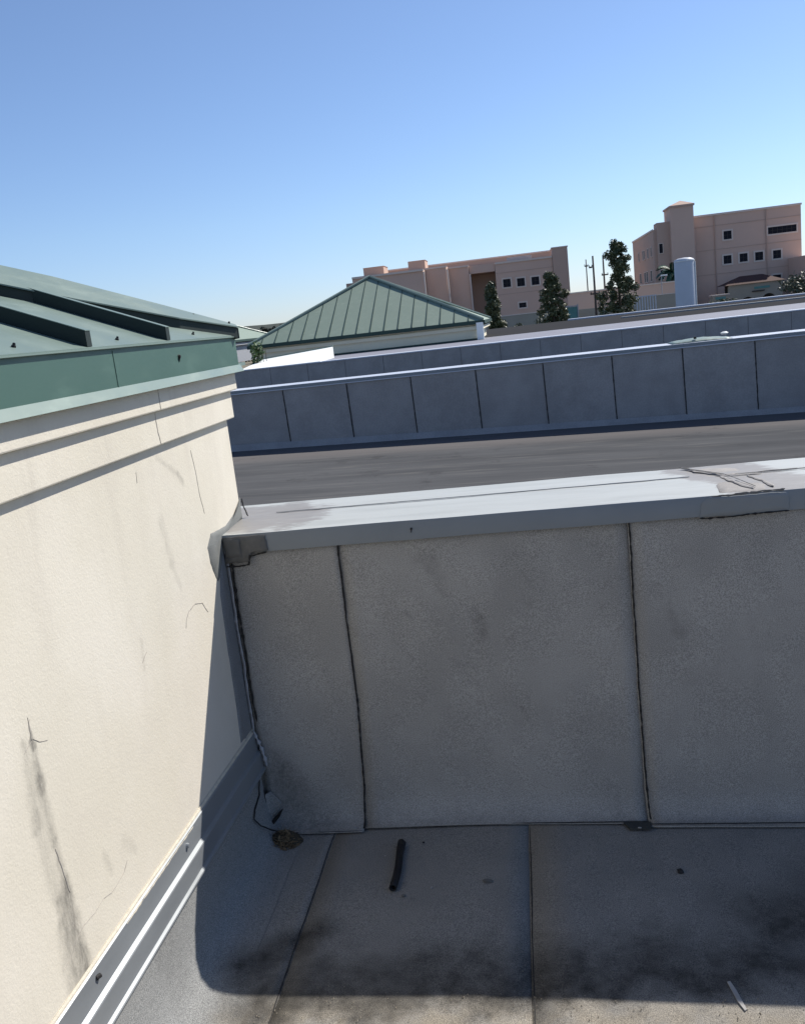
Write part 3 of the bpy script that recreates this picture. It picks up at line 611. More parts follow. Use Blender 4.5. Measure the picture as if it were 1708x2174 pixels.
# scrap and vent on the second coping
sc = thing('membrane_scrap', 'pale greenish strip of scrap membrane lying on the second coping', 'scrap', (2.2, 11.85, 1.06))
P = []
for i in range(13):
    xx = 1.85+.72*i/12; 
    for yy, zz in ((11.62, .0), (11.72, .02), (11.85, .034), (11.98, .028), (12.04,.004)): P.append((xx+.02*noise.noise((i,yy,0)), yy+.01*noise.noise((i*.7,yy,3)), 1.058+zz*(.25+.9*math.sin(math.pi*i/12))+.006*noise.noise((i*.8,yy*4,1))))
F = [(i*5+j, i*5+j+1, (i+1)*5+j+1, (i+1)*5+j) for i in range(12) for j in range(4)]
o = obj('sheet', MB().add(P, F), M_GREENP, sc, smooth=True); sd = o.modifiers.new('t','SOLIDIFY'); sd.thickness=.004
obj('weight', MB().box(2.13,2.16,11.70,11.73,1.088,1.115), M_BIT, sc)
vt = thing('roof_vent', 'little white mushroom vent poking up behind the second coping', 'vent', (3.25, 14.0, .1))
obj('pipe', MB().tube((2.985,14,.1),(2.985,14,1.0), .022, n=12), M_GREYM, vt, smooth=True)
obj('cap', MB().tube((2.985,14,1.0),(2.985,14,1.022), .045, .058, n=14).tube((2.985,14,1.022),(2.985,14,1.04), .058, .025, n=14), M_WHITE, vt)

# ------------------------------------------------------------------ green pyramid-roof pavilions
def pavilion(t, x0, x1, y0, y1, ze, zw, apex, n, wallmat, ridge=True):
    A = Vector(apex); c = [Vector(p) for p in ((x0,y0,ze),(x1,y0,ze),(x1,y1,ze),(x0,y1,ze))]
    mb = MB(); mb.box(x0+.16,x1-.16,y0+.16,y1-.16,zw,ze-.05); obj('wall', mb, wallmat, t)
    mb = MB(); mb.box(x0+.10,x1-.02,y0+.08,y1-.08,ze-.22,ze-.13); obj('cornice_band', mb, wallmat, t)
    mb = MB(); mb.add([c[0],c[1],c[2],c[3],A]+[v-Vector((0,0,.07)) for v in c], [(1,2,4),(2,3,4),(3,0,4),(0,3,2,1)]); rf = obj('roof', mb, M_GREEN2, t)
    for i in range(n):        # standing seam pans of the front slope, cut by the two hips
        xa = x0+(x1-x0)*i/n; xb = x0+(x1-x0)*(i+1)/n
        def topz(xx):
            f = (xx-x0)/(A.x-x0) if xx < A.x else (x1-xx)/(x1-A.x)
            return Vector((xx, y0+(A.y-y0)*f, ze+(A.z-ze)*f))
        P = [Vector((xa,y0,ze)), Vector((xb,y0,ze)), topz(xb), topz(xa)]
        if xa < A.x < xb: P = [P[0],P[1],P[2],A,P[3]]
        if i == 0: P = [P[0],P[1],P[2]]
        if i == n-1: P = [P[0],P[1],P[3]]
        mb = MB(); mb.prism(P, (0,0,.012)); obj('roof_panel', mb, M_GREEN2, rf)
        if i:
            tp = topz(xa); b0 = Vector((xa,y0-.01,ze+.01)); nn = (tp-b0)
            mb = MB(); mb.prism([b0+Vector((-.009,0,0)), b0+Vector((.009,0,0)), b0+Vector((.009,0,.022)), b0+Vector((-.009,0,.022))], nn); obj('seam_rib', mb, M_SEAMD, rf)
    for k in (0, 1, 2, 3):
        mb = MB(); a = c[k]+Vector((0,0,.03)); b = A+Vector((0,0,.05)); mb.tube(a, b, .042, .042, n=6); obj('hip_cap', mb, M_GREENP if k != 9 else M_GREEN2, rf)
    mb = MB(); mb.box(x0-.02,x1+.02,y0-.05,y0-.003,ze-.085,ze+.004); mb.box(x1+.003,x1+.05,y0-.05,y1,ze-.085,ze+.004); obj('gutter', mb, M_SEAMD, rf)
    return rf
pa = thing('green_roof_pavilion', 'pyramid roofed pavilion with faded green standing seam metal and cream wall', 'pavilion', (-3.9, 27, 1))
pavilion(pa, -7.25, -.90, 24.0, 30.5, 1.545, 1.0, (-4.17, 26.8, 3.09), 17, M_CREAM2)
pa['label'] = 'full green pyramid-roofed pavilion in mid distance'
mb = MB(); mb.box(-1.08,-.90,23.93,24.1,1.06,1.50); obj('corner_trim', mb, M_WHITE, pa)
mb = MB(); mb.box(-7.1,-.95,24.06,24.155,1.06,1.10); obj('base_shadow_strip', mb, M_SEAMD, pa)  # solid dark bar paints the shadow along the wall foot
pb = thing('green_roof_pavilion', 'sliver of a smaller green hip roof beside the stucco corner', 'pavilion', (-9, 18, 1))
pavilion(pb, -20.2, -11.3, 34.0, 42.0, 1.80, .9, (-15.7, 38, 3.7), 18, M_GREYM)
# creeping vine between them
def leaves(mb, c, rad, n, ls, squash=(1,1,1)):
    c = Vector(c)
    for _ in range(n):
        d = Vector((random.gauss(0,1),random.gauss(0,1),random.gauss(0,1))).normalized()*random.random()**.45*rad
        p = c+Vector((d.x*squash[0], d.y*squash[1], d.z*squash[2])); nrm = (Vector((random.gauss(0,1),random.gauss(0,1),random.gauss(0,.8)))+d*.8/max(rad,.01)+Vector((0,0,.5))).normalized()
        u = nrm.orthogonal().normalized(); u = Matrix.Rotation(random.random()*6.28,3,nrm) @ u; v = nrm.cross(u); s1 = ls*random.uniform(.7,1.3)
        mb.add([p-u*s1, p+v*s1*.42-u*.1*s1, p+u*s1, p-v*s1*.42-u*.1*s1], [(0,1,2,3)])
vi = thing('vine', 'green creeper climbing the gap beside the pyramid roof', 'plant', (-6.2, 21.5, 1.05))
mb = MB()
for k in range(5): mb.tube((-6.25+.06*k,21.2,.9),(-6.35+.09*k,21.2,1.45+.05*(k%2)), .012, .005, n=5)
obj('stem', mb, M_BARK, vi)
mb = MB(); leaves(mb,(-6.2,21.2,1.42),.22,220,.05,(.8,.6,1.2)); leaves(mb,(-6.28,21.2,1.15),.16,120,.05,(.7,.6,1.4)); obj('foliage', mb, M_VINE, vi, fix=False, kind='stuff')

# ------------------------------------------------------------------ far buildings
G = -3.4
def window(parent, cx, y, cz, w_=1.1, h_=1.15, face='front', trim=.22, mullion=True, arch=False):
    # face 'front' looks to -y at plane y ; 'side' looks to -x at plane x=y argument (cx is then the y coordinate)
    def bx(mb, a0, a1, z0, z1, d0, d1):
        if face == 'front': mb.box(cx+a0, cx+a1, y-d1, y-d0, z0, z1)
        else: mb.box(y-d1, y-d0, cx+a0, cx+a1, z0, z1)
        return mb
    mb = MB(); W, H = w_/2, h_/2
    bx(mb,-W-trim,-W,cz-H-trim,cz+H+trim,0,.10); bx(mb,W,W+trim,cz-H-trim,cz+H+trim,0,.10); bx(mb,-W,W,cz+H,cz+H+trim,0,.10); bx(mb,-W,W,cz-H-trim,cz-H,0,.12)
    wf = obj('window', mb, M_TRIM, parent)
    mb = MB(); bx(mb,-W,W,cz-H,cz+H,.005,.02); obj('pane', mb, M_GLASS, wf)
    if mullion:
        mb = MB(); k = max(1, round(w_/.75))
        for i in range(1, k+1 if w_ > 2 else 2):
            a = -W+w_*i/(k+1 if w_ > 2 else 2); bx(mb,a-.025,a+.025,cz-H,cz+H,.021,.05)
        bx(mb,-W,W,cz-.02,cz+.02,.022,.048); obj('frame', mb, M_SEAMB, wf)
M_SEAMB = simple('dark bronze window frame', (.04,.035,.035), .5)
E_ = EYE
rb = thing('tan_building', 'tall tan office block with corner tower, right side of the photo', 'building', (32, 145, G))
obj('wall', MB().box(25.7,40.9,140,160,G,10.5+E_), M_TAN, rb)
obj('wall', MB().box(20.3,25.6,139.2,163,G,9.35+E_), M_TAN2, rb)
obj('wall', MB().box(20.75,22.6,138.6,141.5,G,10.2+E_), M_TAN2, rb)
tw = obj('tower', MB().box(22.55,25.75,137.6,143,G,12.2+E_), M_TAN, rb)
mb = MB(); x0,x1,y0,y1,z0 = 22.4,25.9,137.45,143.15,12.2+E_
mb.add([(x0,y0,z0),(x1,y0,z0),(x1,y1,z0),(x0,y1,z0),(24.3,139.5,z0+.75),(x0,y0,z0-.25),(x1,y0,z0-.25),(x1,y1,z0-.25),(x0,y1,z0-.25)], [(0,1,4),(1,2,4),(2,3,4),(3,0,4),(0,5,6,1),(1,6,7,2),(2,7,8,3),(3,8,5,0)]); obj('tower_roof', mb, M_TAN2, rb)
obj('parapet_trim', MB().box(25.95,41.0,139.85,140.0,10.35+E_,10.62+E_), M_TRIM, rb)
obj('parapet_trim', MB().box(20.2,20.3,139.1,163,9.2+E_,9.45+E_), M_TRIM, rb)
for cx, cz in ((30.78,7.42),(30.66,4.0),(32.89,4.02),(35.04,3.97),(37.51,3.93),(37.43,.49)): window(rb, cx, 140.0, cz+E_)
window(rb, 38.3, 140.0, 7.30+E_, 3.9, .95)
for k, (yy, ww) in enumerate(((141.6,1.0),(145.2,1.0),(149.0,1.0),(150.6,1.0),(155.5,1.0))): window(rb, yy, 20.3, 6.4+E_, ww, 1.3, 'side', .12, False)
for k, yy in enumerate((142.5,147.0,149.4,154.5)): window(rb, yy, 20.3, 3.0+E_, 1.6, 1.5, 'side', .12, False)
for zz in (2.9, 6.6): window(rb, 21.2, 138.6, zz+E_, .5, 1.3, 'front', .08, False)
obj('carport_roof', MB().box(17.6,20.2,139,158,1.55+E_-.3,1.8+E_-.3), M_GREYM, rb)
for yy in (139.5,148,157): obj('carport_post', MB().box(17.7,17.95,yy,yy+.25,G,1.25+E_), M_GREYM, rb)
obj('annex_wall', MB().box(38.75,60,133.6,152,G,-0.05+E_+.0), M_TAN, rb) if False else None
ax = thing('annex_building', 'lower plain grey-tan annex at the right edge beside the tall block', 'building', (50, 140, G))
obj('wall', MB().box(39.0,60,131.5,139.9,G,3.15+E_), M_TAN, ax); obj('parapet_trim', MB().box(38.95,60,131.38,131.5,2.95+E_,3.2+E_), M_TRIM, ax)
for zz in (2.1, 5.55, 8.9): obj('stucco_joint', MB().box(25.8,40.9,139.955,139.998,zz+E_,zz+E_+.10), M_TAN2, rb)
for xx in (29.0, 36.1): obj('downpipe_or_lit_edge', MB().tube((xx,139.88,G),(xx,139.88,10.3+E_), .07, n=6), M_TAN2, rb)
obj('rooftop_unit', MB().box(30,33,147,150,10.5+E_,11.1+E_), M_GREYM, rb, bevel=.05)
# porch with arches
po = thing('arched_porch', 'cream porch with red tile roof and arches at the foot of the tan block', 'porch', (33, 133, G))
def arch_wall(x0, x1, y0, y1, zb, zt, arches):
    mb = MB(); xs = [x0]
    for c, r, zs in sorted(arches):
        mb.box(xs[-1], c-r, y0, y1, zb, zt); xs.append(c+r); n = 12
        for i in range(n):
            a0 = math.pi*(1-i/n); a1 = math.pi*(1-(i+1)/n); p0 = (c+r*math.cos(a0), zs+r*math.sin(a0)); p1 = (c+r*math.cos(a1), zs+r*math.sin(a1))
            mb.prism([(p0[0],y0,p0[1]),(p1[0],y0,p1[1]),(p1[0],y0,zt),(p0[0],y0,zt)], (0,y1-y0,0))
    mb.box(xs[-1], x1, y0, y1, zb, zt); return mb
obj('wall', arch_wall(28.9,36.0,132,132.5,G,.30+E_,[(31.4,.85,-2.35+E_),(34.2,.95,-2.25+E_)]), M_LOWWALL, po)
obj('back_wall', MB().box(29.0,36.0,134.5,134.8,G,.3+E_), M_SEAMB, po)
mb = MB(); z0 = .28+E_; mb.add([(28.4,131.6,z0),(36.4,131.6,z0),(36.4,137.5,z0),(28.4,137.5,z0),(31.0,134.5,z0+1.1),(34.0,134.5,z0+1.1)], [(0,1,5,4),(1,2,5),(2,3,4,5),(3,0,4),(0,3,2,1)]); obj('roof', mb, M_TILE, po)
obj('sign_panel', MB().box(32.3,34.3,131.9,132.0,-.55+E_,-.25+E_), M_TEAL, po, label='teal sign band'); obj('awning_bar', MB().box(32.0,33.6,131.8,132.0,-.92+E_,-.76+E_), M_SEAMB, po)
kb = thing('gate_house', 'small cream gate house behind the shrubs, left of the arched porch', 'hut', (27, 128, G))
obj('wall', MB().box(25.6,27.6,126,128,G,-.85+E_), M_LOWWALL, kb); obj('coping_top', MB().box(25.5,27.7,125.9,128.1,-.85+E_,-.72+E_), M_TRIM, kb); obj('window', MB().box(25.9,27.2,125.95,126.0,-1.35+E_,-1.05+E_), M_TEAL, kb)
# left block
lb = thing('tan_building', 'long low-rise tan block with stepped wings behind the green pyramid roof', 'building', (-10, 155, G))
obj('wall', MB().box(-25,-13.85,143,165,G,8.0+E_), M_TAN, lb); obj('tile_edge', MB().box(-25,-13.75,142.7,143.0,7.75+E_,8.05+E_), M_TRIM, lb)
obj('wall', MB().box(-13.8,-10.5,146.5,165,G,8.25+E_), M_TAN, lb); obj('tile_edge', MB().box(-13.8,-10.4,146.3,146.5,8.05+E_,8.3+E_), M_TRIM, lb)
obj('wall', MB().box(-10.45,-7.15,149.5,165,G,8.1+E_), M_TAN, lb); obj('tile_edge', MB().box(-10.45,-7.1,149.3,149.5,7.9+E_,8.15+E_), M_TRIM, lb)
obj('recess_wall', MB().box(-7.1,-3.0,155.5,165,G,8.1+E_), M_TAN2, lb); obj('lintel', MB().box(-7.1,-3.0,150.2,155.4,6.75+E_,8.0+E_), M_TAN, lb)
obj('wall', MB().box(-2.95,6.15,150,165,G,8.0+E_), M_TAN, lb); obj('tile_edge', MB().box(-2.95,6.15,149.8,150.0,7.75+E_,8.05+E_), M_TRIM, lb)
obj('tower', MB().box(6.2,8.6,149.6,156,G,9.15+E_), M_TAN2, lb); obj('tower_cap', MB().box(6.1,8.7,149.5,156.1,9.15+E_,9.3+E_), M_TRIM, lb)
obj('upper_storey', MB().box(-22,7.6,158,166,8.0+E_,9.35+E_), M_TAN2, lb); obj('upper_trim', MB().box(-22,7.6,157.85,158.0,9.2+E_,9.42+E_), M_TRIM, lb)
obj('tower', MB().box(-23.9,-20.6,148,153,8.0+E_,9.55+E_), M_TAN2, lb); obj('tower', MB().box(-16.6,-13.9,148,153,8.0+E_,9.7+E_), M_TAN2, lb)
mb = MB(); mb.add([(-24,147.9,9.55+E_),(-20.5,147.9,9.55+E_),(-20.5,153,9.55+E_),(-24,153,9.55+E_),(-22.3,150,9.68+E_)], [(0,1,4),(1,2,4),(2,3,4),(3,0,4)]); obj('tower_roof', mb, M_TAN, lb)
mb = MB(); mb.add([(-16.7,147.9,9.7+E_),(-13.8,147.9,9.7+E_),(-13.8,153,9.7+E_),(-16.7,153,9.7+E_),(-15.3,150,9.85+E_)], [(0,1,4),(1,2,4),(2,3,4),(3,0,4)]); obj('tower_roof', mb, M_TAN, lb)
for xx, zt in ((-13.85,7.6),(-10.45,7.7),(-7.1,6.7)): obj('downpipe_or_lit_edge', MB().tube((xx+.12,149.2 if xx > -9 else (146.2 if xx > -12 else 142.8),G),(xx+.12,149.2 if xx > -9 else (146.2 if xx > -12 else 142.8),zt+E_), .13, n=8), M_TRIM, lb)  # pale tubes added as the sunlit side edges of the stepped wings
for cx, cz in ((-1.25,4.66),(.97,4.55),(3.27,4.50)): window(lb, cx, 150.0, cz+E_, 1.2, 1.25)
window(lb, .97, 150.0, .95+E_, 1.15, .75)
obj('roof_unit', MB().box(-1.0,3.0,153,155,8.0+E_,8.75+E_), M_GREYM, lb, bevel=.05)
obj('far_wing', MB().box(-26.6,-25.05,146,166,G,7.35+E_), M_TAN2, lb); obj('far_wing', MB().box(-28.2,-26.65,149,166,G,6.4+E_), M_TAN2, lb)
for zz in (2.9, 6.3): obj('stucco_joint', MB().box(-2.9,6.15,149.955,149.998,zz+E_,zz+E_+.10), M_TAN2, lb)
# walls, gate, fence
lw = thing('block_wall', 'tan two-tone yard wall behind the utility poles, between the two tan blocks', 'wall', (9, 112, G))
obj('wall', MB().box(6.1,19.0,112,112.4,G,1.35+E_), M_TAN, lw); obj('lower_wall', MB().box(7.0,19.0,108,108.3,G,-.55+E_), M_LOWWALL, lw); obj('coping_top', MB().box(6.0,19.1,111.9,112.5,1.35+E_,1.5+E_), M_TRIM, lw)
lw2 = thing('block_wall', 'low cream yard wall below the three tan windows, left of the middle magnolia', 'wall', (2, 104, G))
obj('wall', MB().box(-5.0,5.5,104,104.3,G,-.35+E_), M_LOWWALL, lw2); obj('coping_top', MB().box(-5.1,5.6,103.95,104.35,-.35+E_,-.25+E_), M_TRIM, lw2)
gt = thing('yard_gate', 'teal metal yard gate beside the middle magnolia', 'gate', (6, 100, G))
obj('gate_panel', MB().box(4.75,6.35,100,100.06,G+.1,-.15+E_), M_TEAL, gt)
for k in range(5): obj('rail', MB().box(4.75+.36*k,4.81+.36*k,99.93,99.995,G+.1,-.12+E_), M_TEAL, gt)
obj('frame', MB().box(4.65,4.75,99.9,100.1,G,.1+E_).box(6.35,6.45,99.9,100.1,G,.1+E_).box(4.75,6.35,99.92,100.08,-.12+E_,-.02+E_), M_GREYM, gt)
lw3 = thing('block_wall', 'cream wall left of the white tank, behind the picket fence', 'wall', (14, 104, G))
obj('wall', MB().box(12.9,17.8,104,104.3,G,.05+E_), M_LOWWALL, lw3); obj('coping_top', MB().box(12.8,17.9,103.95,104.35,.05+E_,.14+E_), M_TRIM, lw3)
pf = thing('picket_fence', 'pale metal picket fence panel left of the white tank', 'fence', (13.5, 98, G))
for k in range(9): obj('picket', MB().box(12.0+.27*k,12.10+.27*k,98,98.05,G,.18+E_), M_SILO, pf)
obj('rail', MB().box(11.95,14.3,98.055,98.1,.06+E_,.16+E_), M_SILO, pf); obj('rail', MB().box(11.95,14.3,98.055,98.1,-1.6+E_,-1.5+E_), M_SILO, pf)
# tank
tk = thing('storage_tank', 'pale grey upright cylindrical tank with shallow dome top', 'tank', (15.8, 90, G))
n = 32; R0 = .92; pr = [(R0,G+.3),(R0,2.9+E_),(R0*.93,3.05+E_),(R0*.6,3.17+E_),(.02,3.22+E_)]
P = [(15.8+r*math.cos(2*math.pi*i/n), 90+r*math.sin(2*math.pi*i/n), z) for r, z in pr for i in range(n)]
F = [(l*n+i, l*n+(i+1) % n, (l+1)*n+(i+1) % n, (l+1)*n+i) for l in range(4) for i in range(n)]
obj('shell', MB().add(P, F), M_SILO, tk, smooth=True)
obj('rim', MB().tube((15.8,90,2.86+E_),(15.8,90,2.93+E_), R0+.03, n=32), M_WHITE, tk)
obj('base_skirt', MB().tube((15.8,90,G),(15.8,90,G+.3), R0+.1, n=32), M_LOWWALL, tk)
obj('sunlit_edge', MB().tube((16.72,89.7,G),(16.72,89.7,2.8+E_), .06, n=8), M_WHITE, tk)  # white tube stands in for the sun on the shell's right edge
# poles
def pole(x, y, h, label, arms, r=.16):
    t = thing('utility_pole', label, 'utility pole', (x, y, G), 'utility poles between the tan blocks')
    obj('shaft', MB().tube((x,y,G),(x,y,h+E_), r, r*.6, n=10), M_POLE, t, smooth=True)
    for (z, L, off) in arms:
        obj('crossarm', MB().box(x-L/2+off,x+L/2+off,y-.06-r,y+.06-r,z+E_-.08,z+E_+.08), M_POLE, t)
        for s_ in (-.42,.42): obj('insulator', MB().tube((x+off+L*s_,y-r,z+E_+.08),(x+off+L*s_,y-r,z+E_+.25), .05, .03, n=6), M_SEAMB, t)
pole(9.55, 126, 5.75, 'slimmest leftmost utility pole beside the tan tower', [(4.9,.5,0)], .11)
pole(8.3, 100, 4.85, 'thick middle utility pole with a low dark crossarm', [(.95,1.0,0),(3.7,.35,-.3)], .15)
pole(10.75, 115, 5.5, 'utility pole closest to the tallest magnolia', [(3.2,.8,.1)], .15)
lp = thing('street_lamp', 'thin grey lamp post in front of the recessed side wing', 'street lamp', (15.9, 118, G))
obj('shaft', MB().tube((15.95,105,G),(15.95,105,2.1+E_), .07,.05,n=8), M_GREYM, lp); obj('lamp_head', MB().box(15.9,16.6,104.9,105.1,2.05+E_,2.2+E_), M_WHITE, lp, bevel=.03)

# ------------------------------------------------------------------ trees and shrubs
def magnolia(x, y, ztop, w_, label, seed, lean=0):
    random.seed(seed); t = thing('magnolia_tree', label, 'tree', (x, y, G), 'magnolias beyond the far roof')
    H = ztop+E_-G; tr = MB(); tr.tube((x,y,G),(x+lean*.5,y,G+H*.5), .14, .09, n=8); tr.tube((x+lean*.5,y,G+H*.5),(x+lean,y,G+H*.95), .09, .02, n=7)
    lv = MB(); zb = G+1.2
    N = 120
    for k in range(N):
        f = (k+random.random())/N; z = zb+(G+H-zb)*f
        rad = w_*(1-f)**.62*(.80+.20*math.sin(f*11+seed))+.08; ang = random.random()*6.283
        rr = rad*random.uniform(.25,1.08); cx = x+lean*f+rr*math.cos(ang); cy = y+rr*math.sin(ang); cr = random.uniform(.17,.40)*(1.15-.4*f)
        if random.random() < .4: tr.tube((x+lean*f*.9,y,z-.35*rr),(cx,cy,z), .03,.01,n=5)
        leaves(lv, (cx,cy,z), cr, int(120*cr/.25), .085, (1,1,.85))
    leaves(lv, (x+lean,y,G+H-.18), .15, 60, .08, (.8,.8,1.3))
    obj('trunk', tr, M_BARK, t); obj('crown', lv, M_LEAF, t, fix=False)
magnolia(-1.25, 50, 1.60, .92, 'narrow magnolia just right of the pyramid roof, smallest of three', 3)
magnolia(1.97, 50, 1.75, 1.45, 'middle magnolia in front of the tan tower', 5, -.05)
magnolia(5.45, 50, 2.95, 1.95, 'tallest magnolia, in front of the utility poles', 9, -.08)
def shrub(x, y, z0, w_, h_, label, seed, mat=M_LEAF2, name='shrub', n=14, ls=.10, group=None):
    random.seed(seed); t = thing(name, label, 'shrub' if name == 'shrub' else 'tree', (x, y, z0), group); st = MB(); lv = MB()
    for k in range(n):
        a = random.random()*6.28; r = w_*.42*random.random()**.5; hz = z0+h_*(random.uniform(.35,.95))*(1-.35*(r/w_)**2)
        px, py = x+r*math.cos(a)*1.5, y+r*math.sin(a); st.tube((x,y,z0),(px,py,hz), .03*h_/2, .01, n=5)
        leaves(lv, (px,py,hz-h_*.08), w_*.20, 75, ls, (1.15,1,.8))
    obj('stem', st, M_BARK, t); obj('foliage', lv, mat, t, fix=False)
shrub(6.55, 49, G, 1.4, 4.1, 'yellowish bush hugging the right foot of the tallest magnolia', 4, M_LEAF2, n=22, ls=.09)
shrub(1.55, 88, -2.6, 2.6, 4.0, 'grey green oleander shrub left of the middle magnolia', 6, M_LEAF2, n=26, ls=.13)
shrub(.15, 88, -2.9, 1.8, 3.8, 'small grey green shrub behind the narrow magnolia', 16, M_LEAF2, n=18, ls=.12)
shrub(18.3, 92, -3.2, 2.2, 4.0, 'shrub directly right of the white tank', 7, M_LEAF, n=26, ls=.14)
shrub(20.6, 95, -3.2, 2.4, 4.3, 'oleander shrub in front of the cream gate house', 8, M_LEAF, n=26, ls=.14)
shrub(36.4, 118, G, 6.0, 7.0, 'round olive tree cut by the right edge of the photo', 12, M_LEAF2, 'olive_tree', 60, .22)
pm = thing('palm_tree', 'dark green palm between the tank and the corner tower', 'palm', (20.1, 128, G)); random.seed(2)
obj('trunk', MB().tube((20.9,128,G),(20.9,128,2.8+E_), .22,.18,n=10), M_BARK, pm)
lv = MB()
for k in range(26):
    a = k*2.4; e = random.uniform(-.5,1.1); d = Vector((math.cos(a)*math.cos(e), math.sin(a)*math.cos(e), math.sin(e))); p = Vector((20.9,128,2.9+E_))
    for s_ in range(7):
        q = p+d*.34; d = (d+Vector((0,0,-.22))).normalized(); sd = d.cross(Vector((0,0,1))).normalized()
        lv.add([p-sd*.02,q-sd*.02,q-sd*.38+Vector((0,0,-.2)),p-sd*.32+Vector((0,0,-.16))],[(0,1,2,3)]); lv.add([p+sd*.02,q+sd*.02,q+sd*.38+Vector((0,0,-.2)),p+sd*.32+Vector((0,0,-.16))],[(0,1,2,3)]); p = q
obj('fronds', lv, M_PALM, pm, fix=False)
# far tree line on the left
random.seed(20)
def fartree(x, y, h, w_, label, seed):
    random.seed(seed); t = thing('far_tree', label, 'tree', (x,y,G), 'dark trees on the skyline at the left'); lv = MB()
    for k in range(16): leaves(lv, (x+random.uniform(-.5,.5)*w_, y+random.uniform(-.4,.4)*w_, G+h*random.uniform(.55,.9)), w_*.22, 90, .35, (1,1,.8))
    obj('trunk', MB().tube((x,y,G),(x,y,G+h*.7), .3,.15,n=7), M_BARK, t); obj('crown', lv, M_LEAFD, t, fix=False)
fartree(-58.5, 215, 8.9, 4.6, 'dark tree on the skyline with a rounded crown, left of the pyramid roof', 31)
fartree(-54.6, 215, 9.4, 3.2, 'slim dark skyline tree touching the pyramid roof slope', 32)
fartree(-51.8, 217, 8.4, 3.0, 'small dark skyline tree half hidden by the pyramid roof', 33)
lv = MB(); random.seed(40)
for k in range(240):
    xx = -150+260*random.random(); leaves(lv, (xx, 240+random.uniform(-8,8), G+random.uniform(1,7.2)), 2.2, 40, .6, (1.6,1,.7))
obj('far_woodland', lv, M_LEAFD, kind='stuff', fix=False)
P = []; N = 60
for i in range(N+1):
    xx = -260+360*i/N; P += [(xx,300,G),(xx,330,G+11+2.5*noise.noise((i*.23,0,0))-max(0,(xx+30)*.08)),(xx,380,G)]
obj('hills', MB().add(P, [(3*i+j,3*i+j+1,3*i+j+4,3*i+j+3) for i in range(N) for j in (0,1)]), M_LEAFD, kind='structure', smooth=True)

# ------------------------------------------------------------------ litter on the near deck
tb = thing('pipe_sleeve', 'black rubber tube lying on the near roof deck', 'tube', (-.508,2.49,.016))
n = 20; P = []
for k in range(9):
    yy = 2.368+.242*k/8; xx = -.510+.004*math.sin(k*.6); 
    for r in (.0115,):
        for i in range(n): a = 2*math.pi*i/n; P.append((xx+r*math.cos(a), yy, .0165+r*math.sin(a)))
F = [(l*n+i, l*n+(i+1) % n, (l+1)*n+(i+1) % n, (l+1)*n+i) for l in range(8) for i in range(n)]
o = obj('tube_wall', MB().add(P, F), M_FOAM, tb, smooth=True); sd = o.modifiers.new('t','SOLIDIFY'); sd.thickness = .0035; sd.offset = -1
o = obj('tube_lining', MB().tube((-.510,2.372,.0165),(-.506,2.606,.0165), .0076, n=14, caps=False), M_STONE, tb, smooth=True)
random.seed(5)
pile = MB()
for k in range(750):
    a = random.random()*6.28; r = .060*random.random()**.5; c = Vector((-.918+r*math.cos(a)*1.0, 2.642+r*math.sin(a)*.9, .012+.042*(1-(r/.05)**2)*random.random()))
    d = Vector((random.gauss(0,1),random.gauss(0,1),random.gauss(0,.35))).normalized(); s1 = random.uniform(.004,.013); sd_ = d.cross(Vector((random.gauss(0,.4),random.gauss(0,.4),1))).normalized()*s1*random.uniform(.12,.4)
    pile.add([c-d*s1, c+sd_, c+d*s1, c-sd_], [(0,1,2,3)])
base = []
dp = thing('debris_pile', 'small clump of dead leaves, twigs and dirt at the foot of the nearest parapet', 'debris', (-.92,2.65,.01))
o = obj('leaf_litter', pile, M_TWIG, dp, fix=False, kind='stuff')
P = [(-.918,2.648,.042)]; 
for l, (rr, hh_) in enumerate(((.024,.040),(.044,.024),(.056,.004))):
    for i in range(16): a = 2*math.pi*i/16; q = 1+.22*noise.noise((math.cos(a)*2, math.sin(a)*2, l+3)); P.append((-.918+rr*q*math.cos(a)*1.15, 2.648+rr*q*math.sin(a)*.8, hh_+.006*noise.noise((i,l,0))))
F = [(0,1+i,1+(i+1) % 16) for i in range(16)]+[(1+l*16+i,1+l*16+(i+1) % 16,1+(l+1)*16+(i+1) % 16,1+(l+1)*16+i) for l in range(2) for i in range(16)]
obj('soil', MB().add(P, F), simple('damp dirt', (.05,.042,.03), .95, .5, 90), dp)
tw = MB()
for k in range(46):
    a = random.random()*6.28; rr = random.uniform(.01,.055); c = Vector((-.918+rr*math.cos(a), 2.642+rr*math.sin(a)*.9, .044-.45*rr)); d = Vector((random.gauss(0,1),random.gauss(0,1),random.gauss(.1,.3))).normalized()*random.uniform(.012,.03)
    tw.tube(c-d, c+d, .0009, .0006, n=4)
obj('twigs', tw, M_TWIG, dp, fix=False, kind='stuff')
pale = MB()
for k in range(26):
    a = random.random()*6.28; r = .042*random.random()**.5; c = Vector((-.918+r*math.cos(a)*1.1, 2.645+r*math.sin(a)*.8, .042-r*.5)); d = Vector((random.gauss(0,1),random.gauss(0,1),.2)).normalized(); u = d.orthogonal()*.003
    pale.add([c-d*.006,c+u,c+d*.006,c-u],[(0,1,2,3)])
obj('pale_chips', pale, M_CHIP, dp, fix=False, kind='stuff')
tag(obj('twig', MB().tube((-1.0+.012,2.672,.010),(-.985+.03,2.662,.011), .0022, .0015, n=6).tube((-.955,2.662,.011),(-.94,2.664,.014), .0016, .001, n=6), M_STONE), 'short black twig just left of the leaf clump', 'twig')
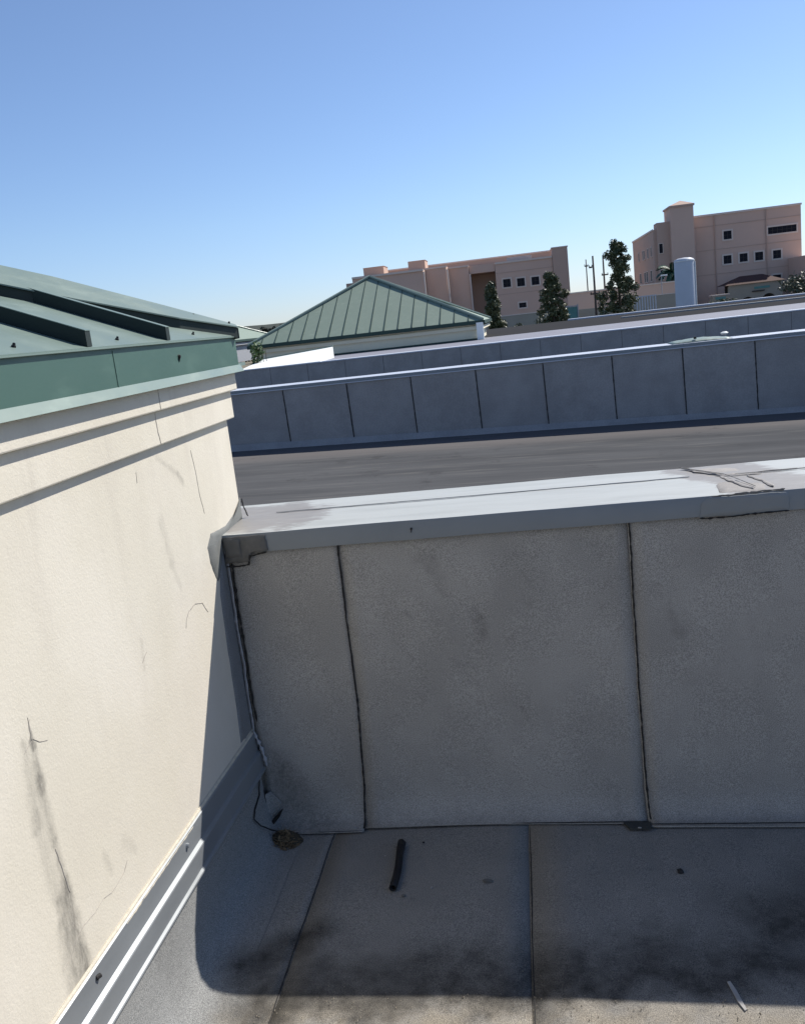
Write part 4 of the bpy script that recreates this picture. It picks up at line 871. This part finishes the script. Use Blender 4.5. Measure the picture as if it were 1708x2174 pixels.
def rock(name, c, r, mat, label, cat, seed, sq=(1,1,.6)):
    P = []; b = bmesh.new(); bmesh.ops.create_icosphere(b, subdivisions=2, radius=1)
    for v in b.verts:
        k = 1+.45*noise.noise(v.co*1.4+Vector((seed,0,0))); v.co = Vector((v.co.x*sq[0],v.co.y*sq[1],v.co.z*sq[2]))*r*k+Vector(c)
    mb = MB(); b.verts.ensure_lookup_table(); mb.add([v.co[:] for v in b.verts], [tuple(v.index for v in f.verts) for f in b.faces]); b.free()
    return tag(obj(name, mb, mat), label, cat)
def DZ(x): return fz(x, 0)+.005
rock('stone', (.341,2.455,DZ(.341)+.004), .0098, M_STONE, 'black pebble alone on the deck at the right', 'stone', 3)
rock('dirt_clod', (-.226,2.407,DZ(-.2)+.002), .011, M_BITD, 'flat brown dirt clod midway between the black tube and the right-hand seam line', 'dirt clod', 7, (1.3,.8,.4))
rock('tar_crumb', (-.475,2.345,DZ(-.4)+.002), .0062, M_BITD, 'tiny tar crumb beside the lower end of the black tube', 'crumb', 9, (1.1,.8,.5))
rock('tar_crumb', (-.443,2.620,DZ(-.4)+.002), .0035, M_STONE, 'tiny black crumb to the right of the upper end of the black tube', 'crumb', 11)
rock('tar_crumb', (-.96,2.60,.013), .0035, M_STONE, 'tiny black crumb below the leaf clump', 'crumb', 12)
rock('pale_chip', (-.56,2.55,DZ(-.5)+.002), .003, M_CHIP, 'tiny white chip to the left of the black tube', 'chip', 14)
rock('pale_chip', (-.395,2.38,DZ(-.4)+.002), .0045, M_CHIP, 'tiny white chip right of the lower end of the black tube', 'chip', 15, (.5,1.4,.4))
rock('pale_chip', (-.686,2.700,.0165), .0060, M_CHIP, 'white chip at the foot of the left felt seam', 'chip', 16, (1.4,.7,.4))
rock('pale_chip', (.252,2.672,.004), .0045, M_CHIP, 'white chip under the dark bare patch at the parapet foot', 'chip', 17, (1.4,.7,.4))
tag(obj('wood_sliver', MB().prism([(.376,2.003,DZ(.38)),(.384,2.006,DZ(.38)),(.393,1.97,DZ(.38)),(.4015,1.912,DZ(.38)),(.396,1.908,DZ(.38)),(.387,1.935,DZ(.38))], (0,0,.003)), M_CHIP, bevel=.0006), 'grey wood sliver lying in the dark stain at bottom right', 'wood sliver')
random.seed(77)
gr = MB()
for k in range(2600):      # loose granules and sand
    xx = random.uniform(-.85,1.3); yy = random.uniform(1.3,2.68); r = random.uniform(.0007,.0019)*(1.3 if yy < 1.95 else .8)
    if yy > 1.98 and random.random() < .6: continue
    z = DZ(xx)+r*.3; gr.add([(xx-r,yy,z),(xx+r*.4,yy-r,z),(xx+r*.6,yy+r*.8,z),(xx,yy,z+r*1.2)], [(0,1,3),(1,2,3),(2,0,3)])
obj('loose_granules', gr, simple('sand grains', (.30,.26,.20), .9, .5, 90), kind='stuff', fix=False)
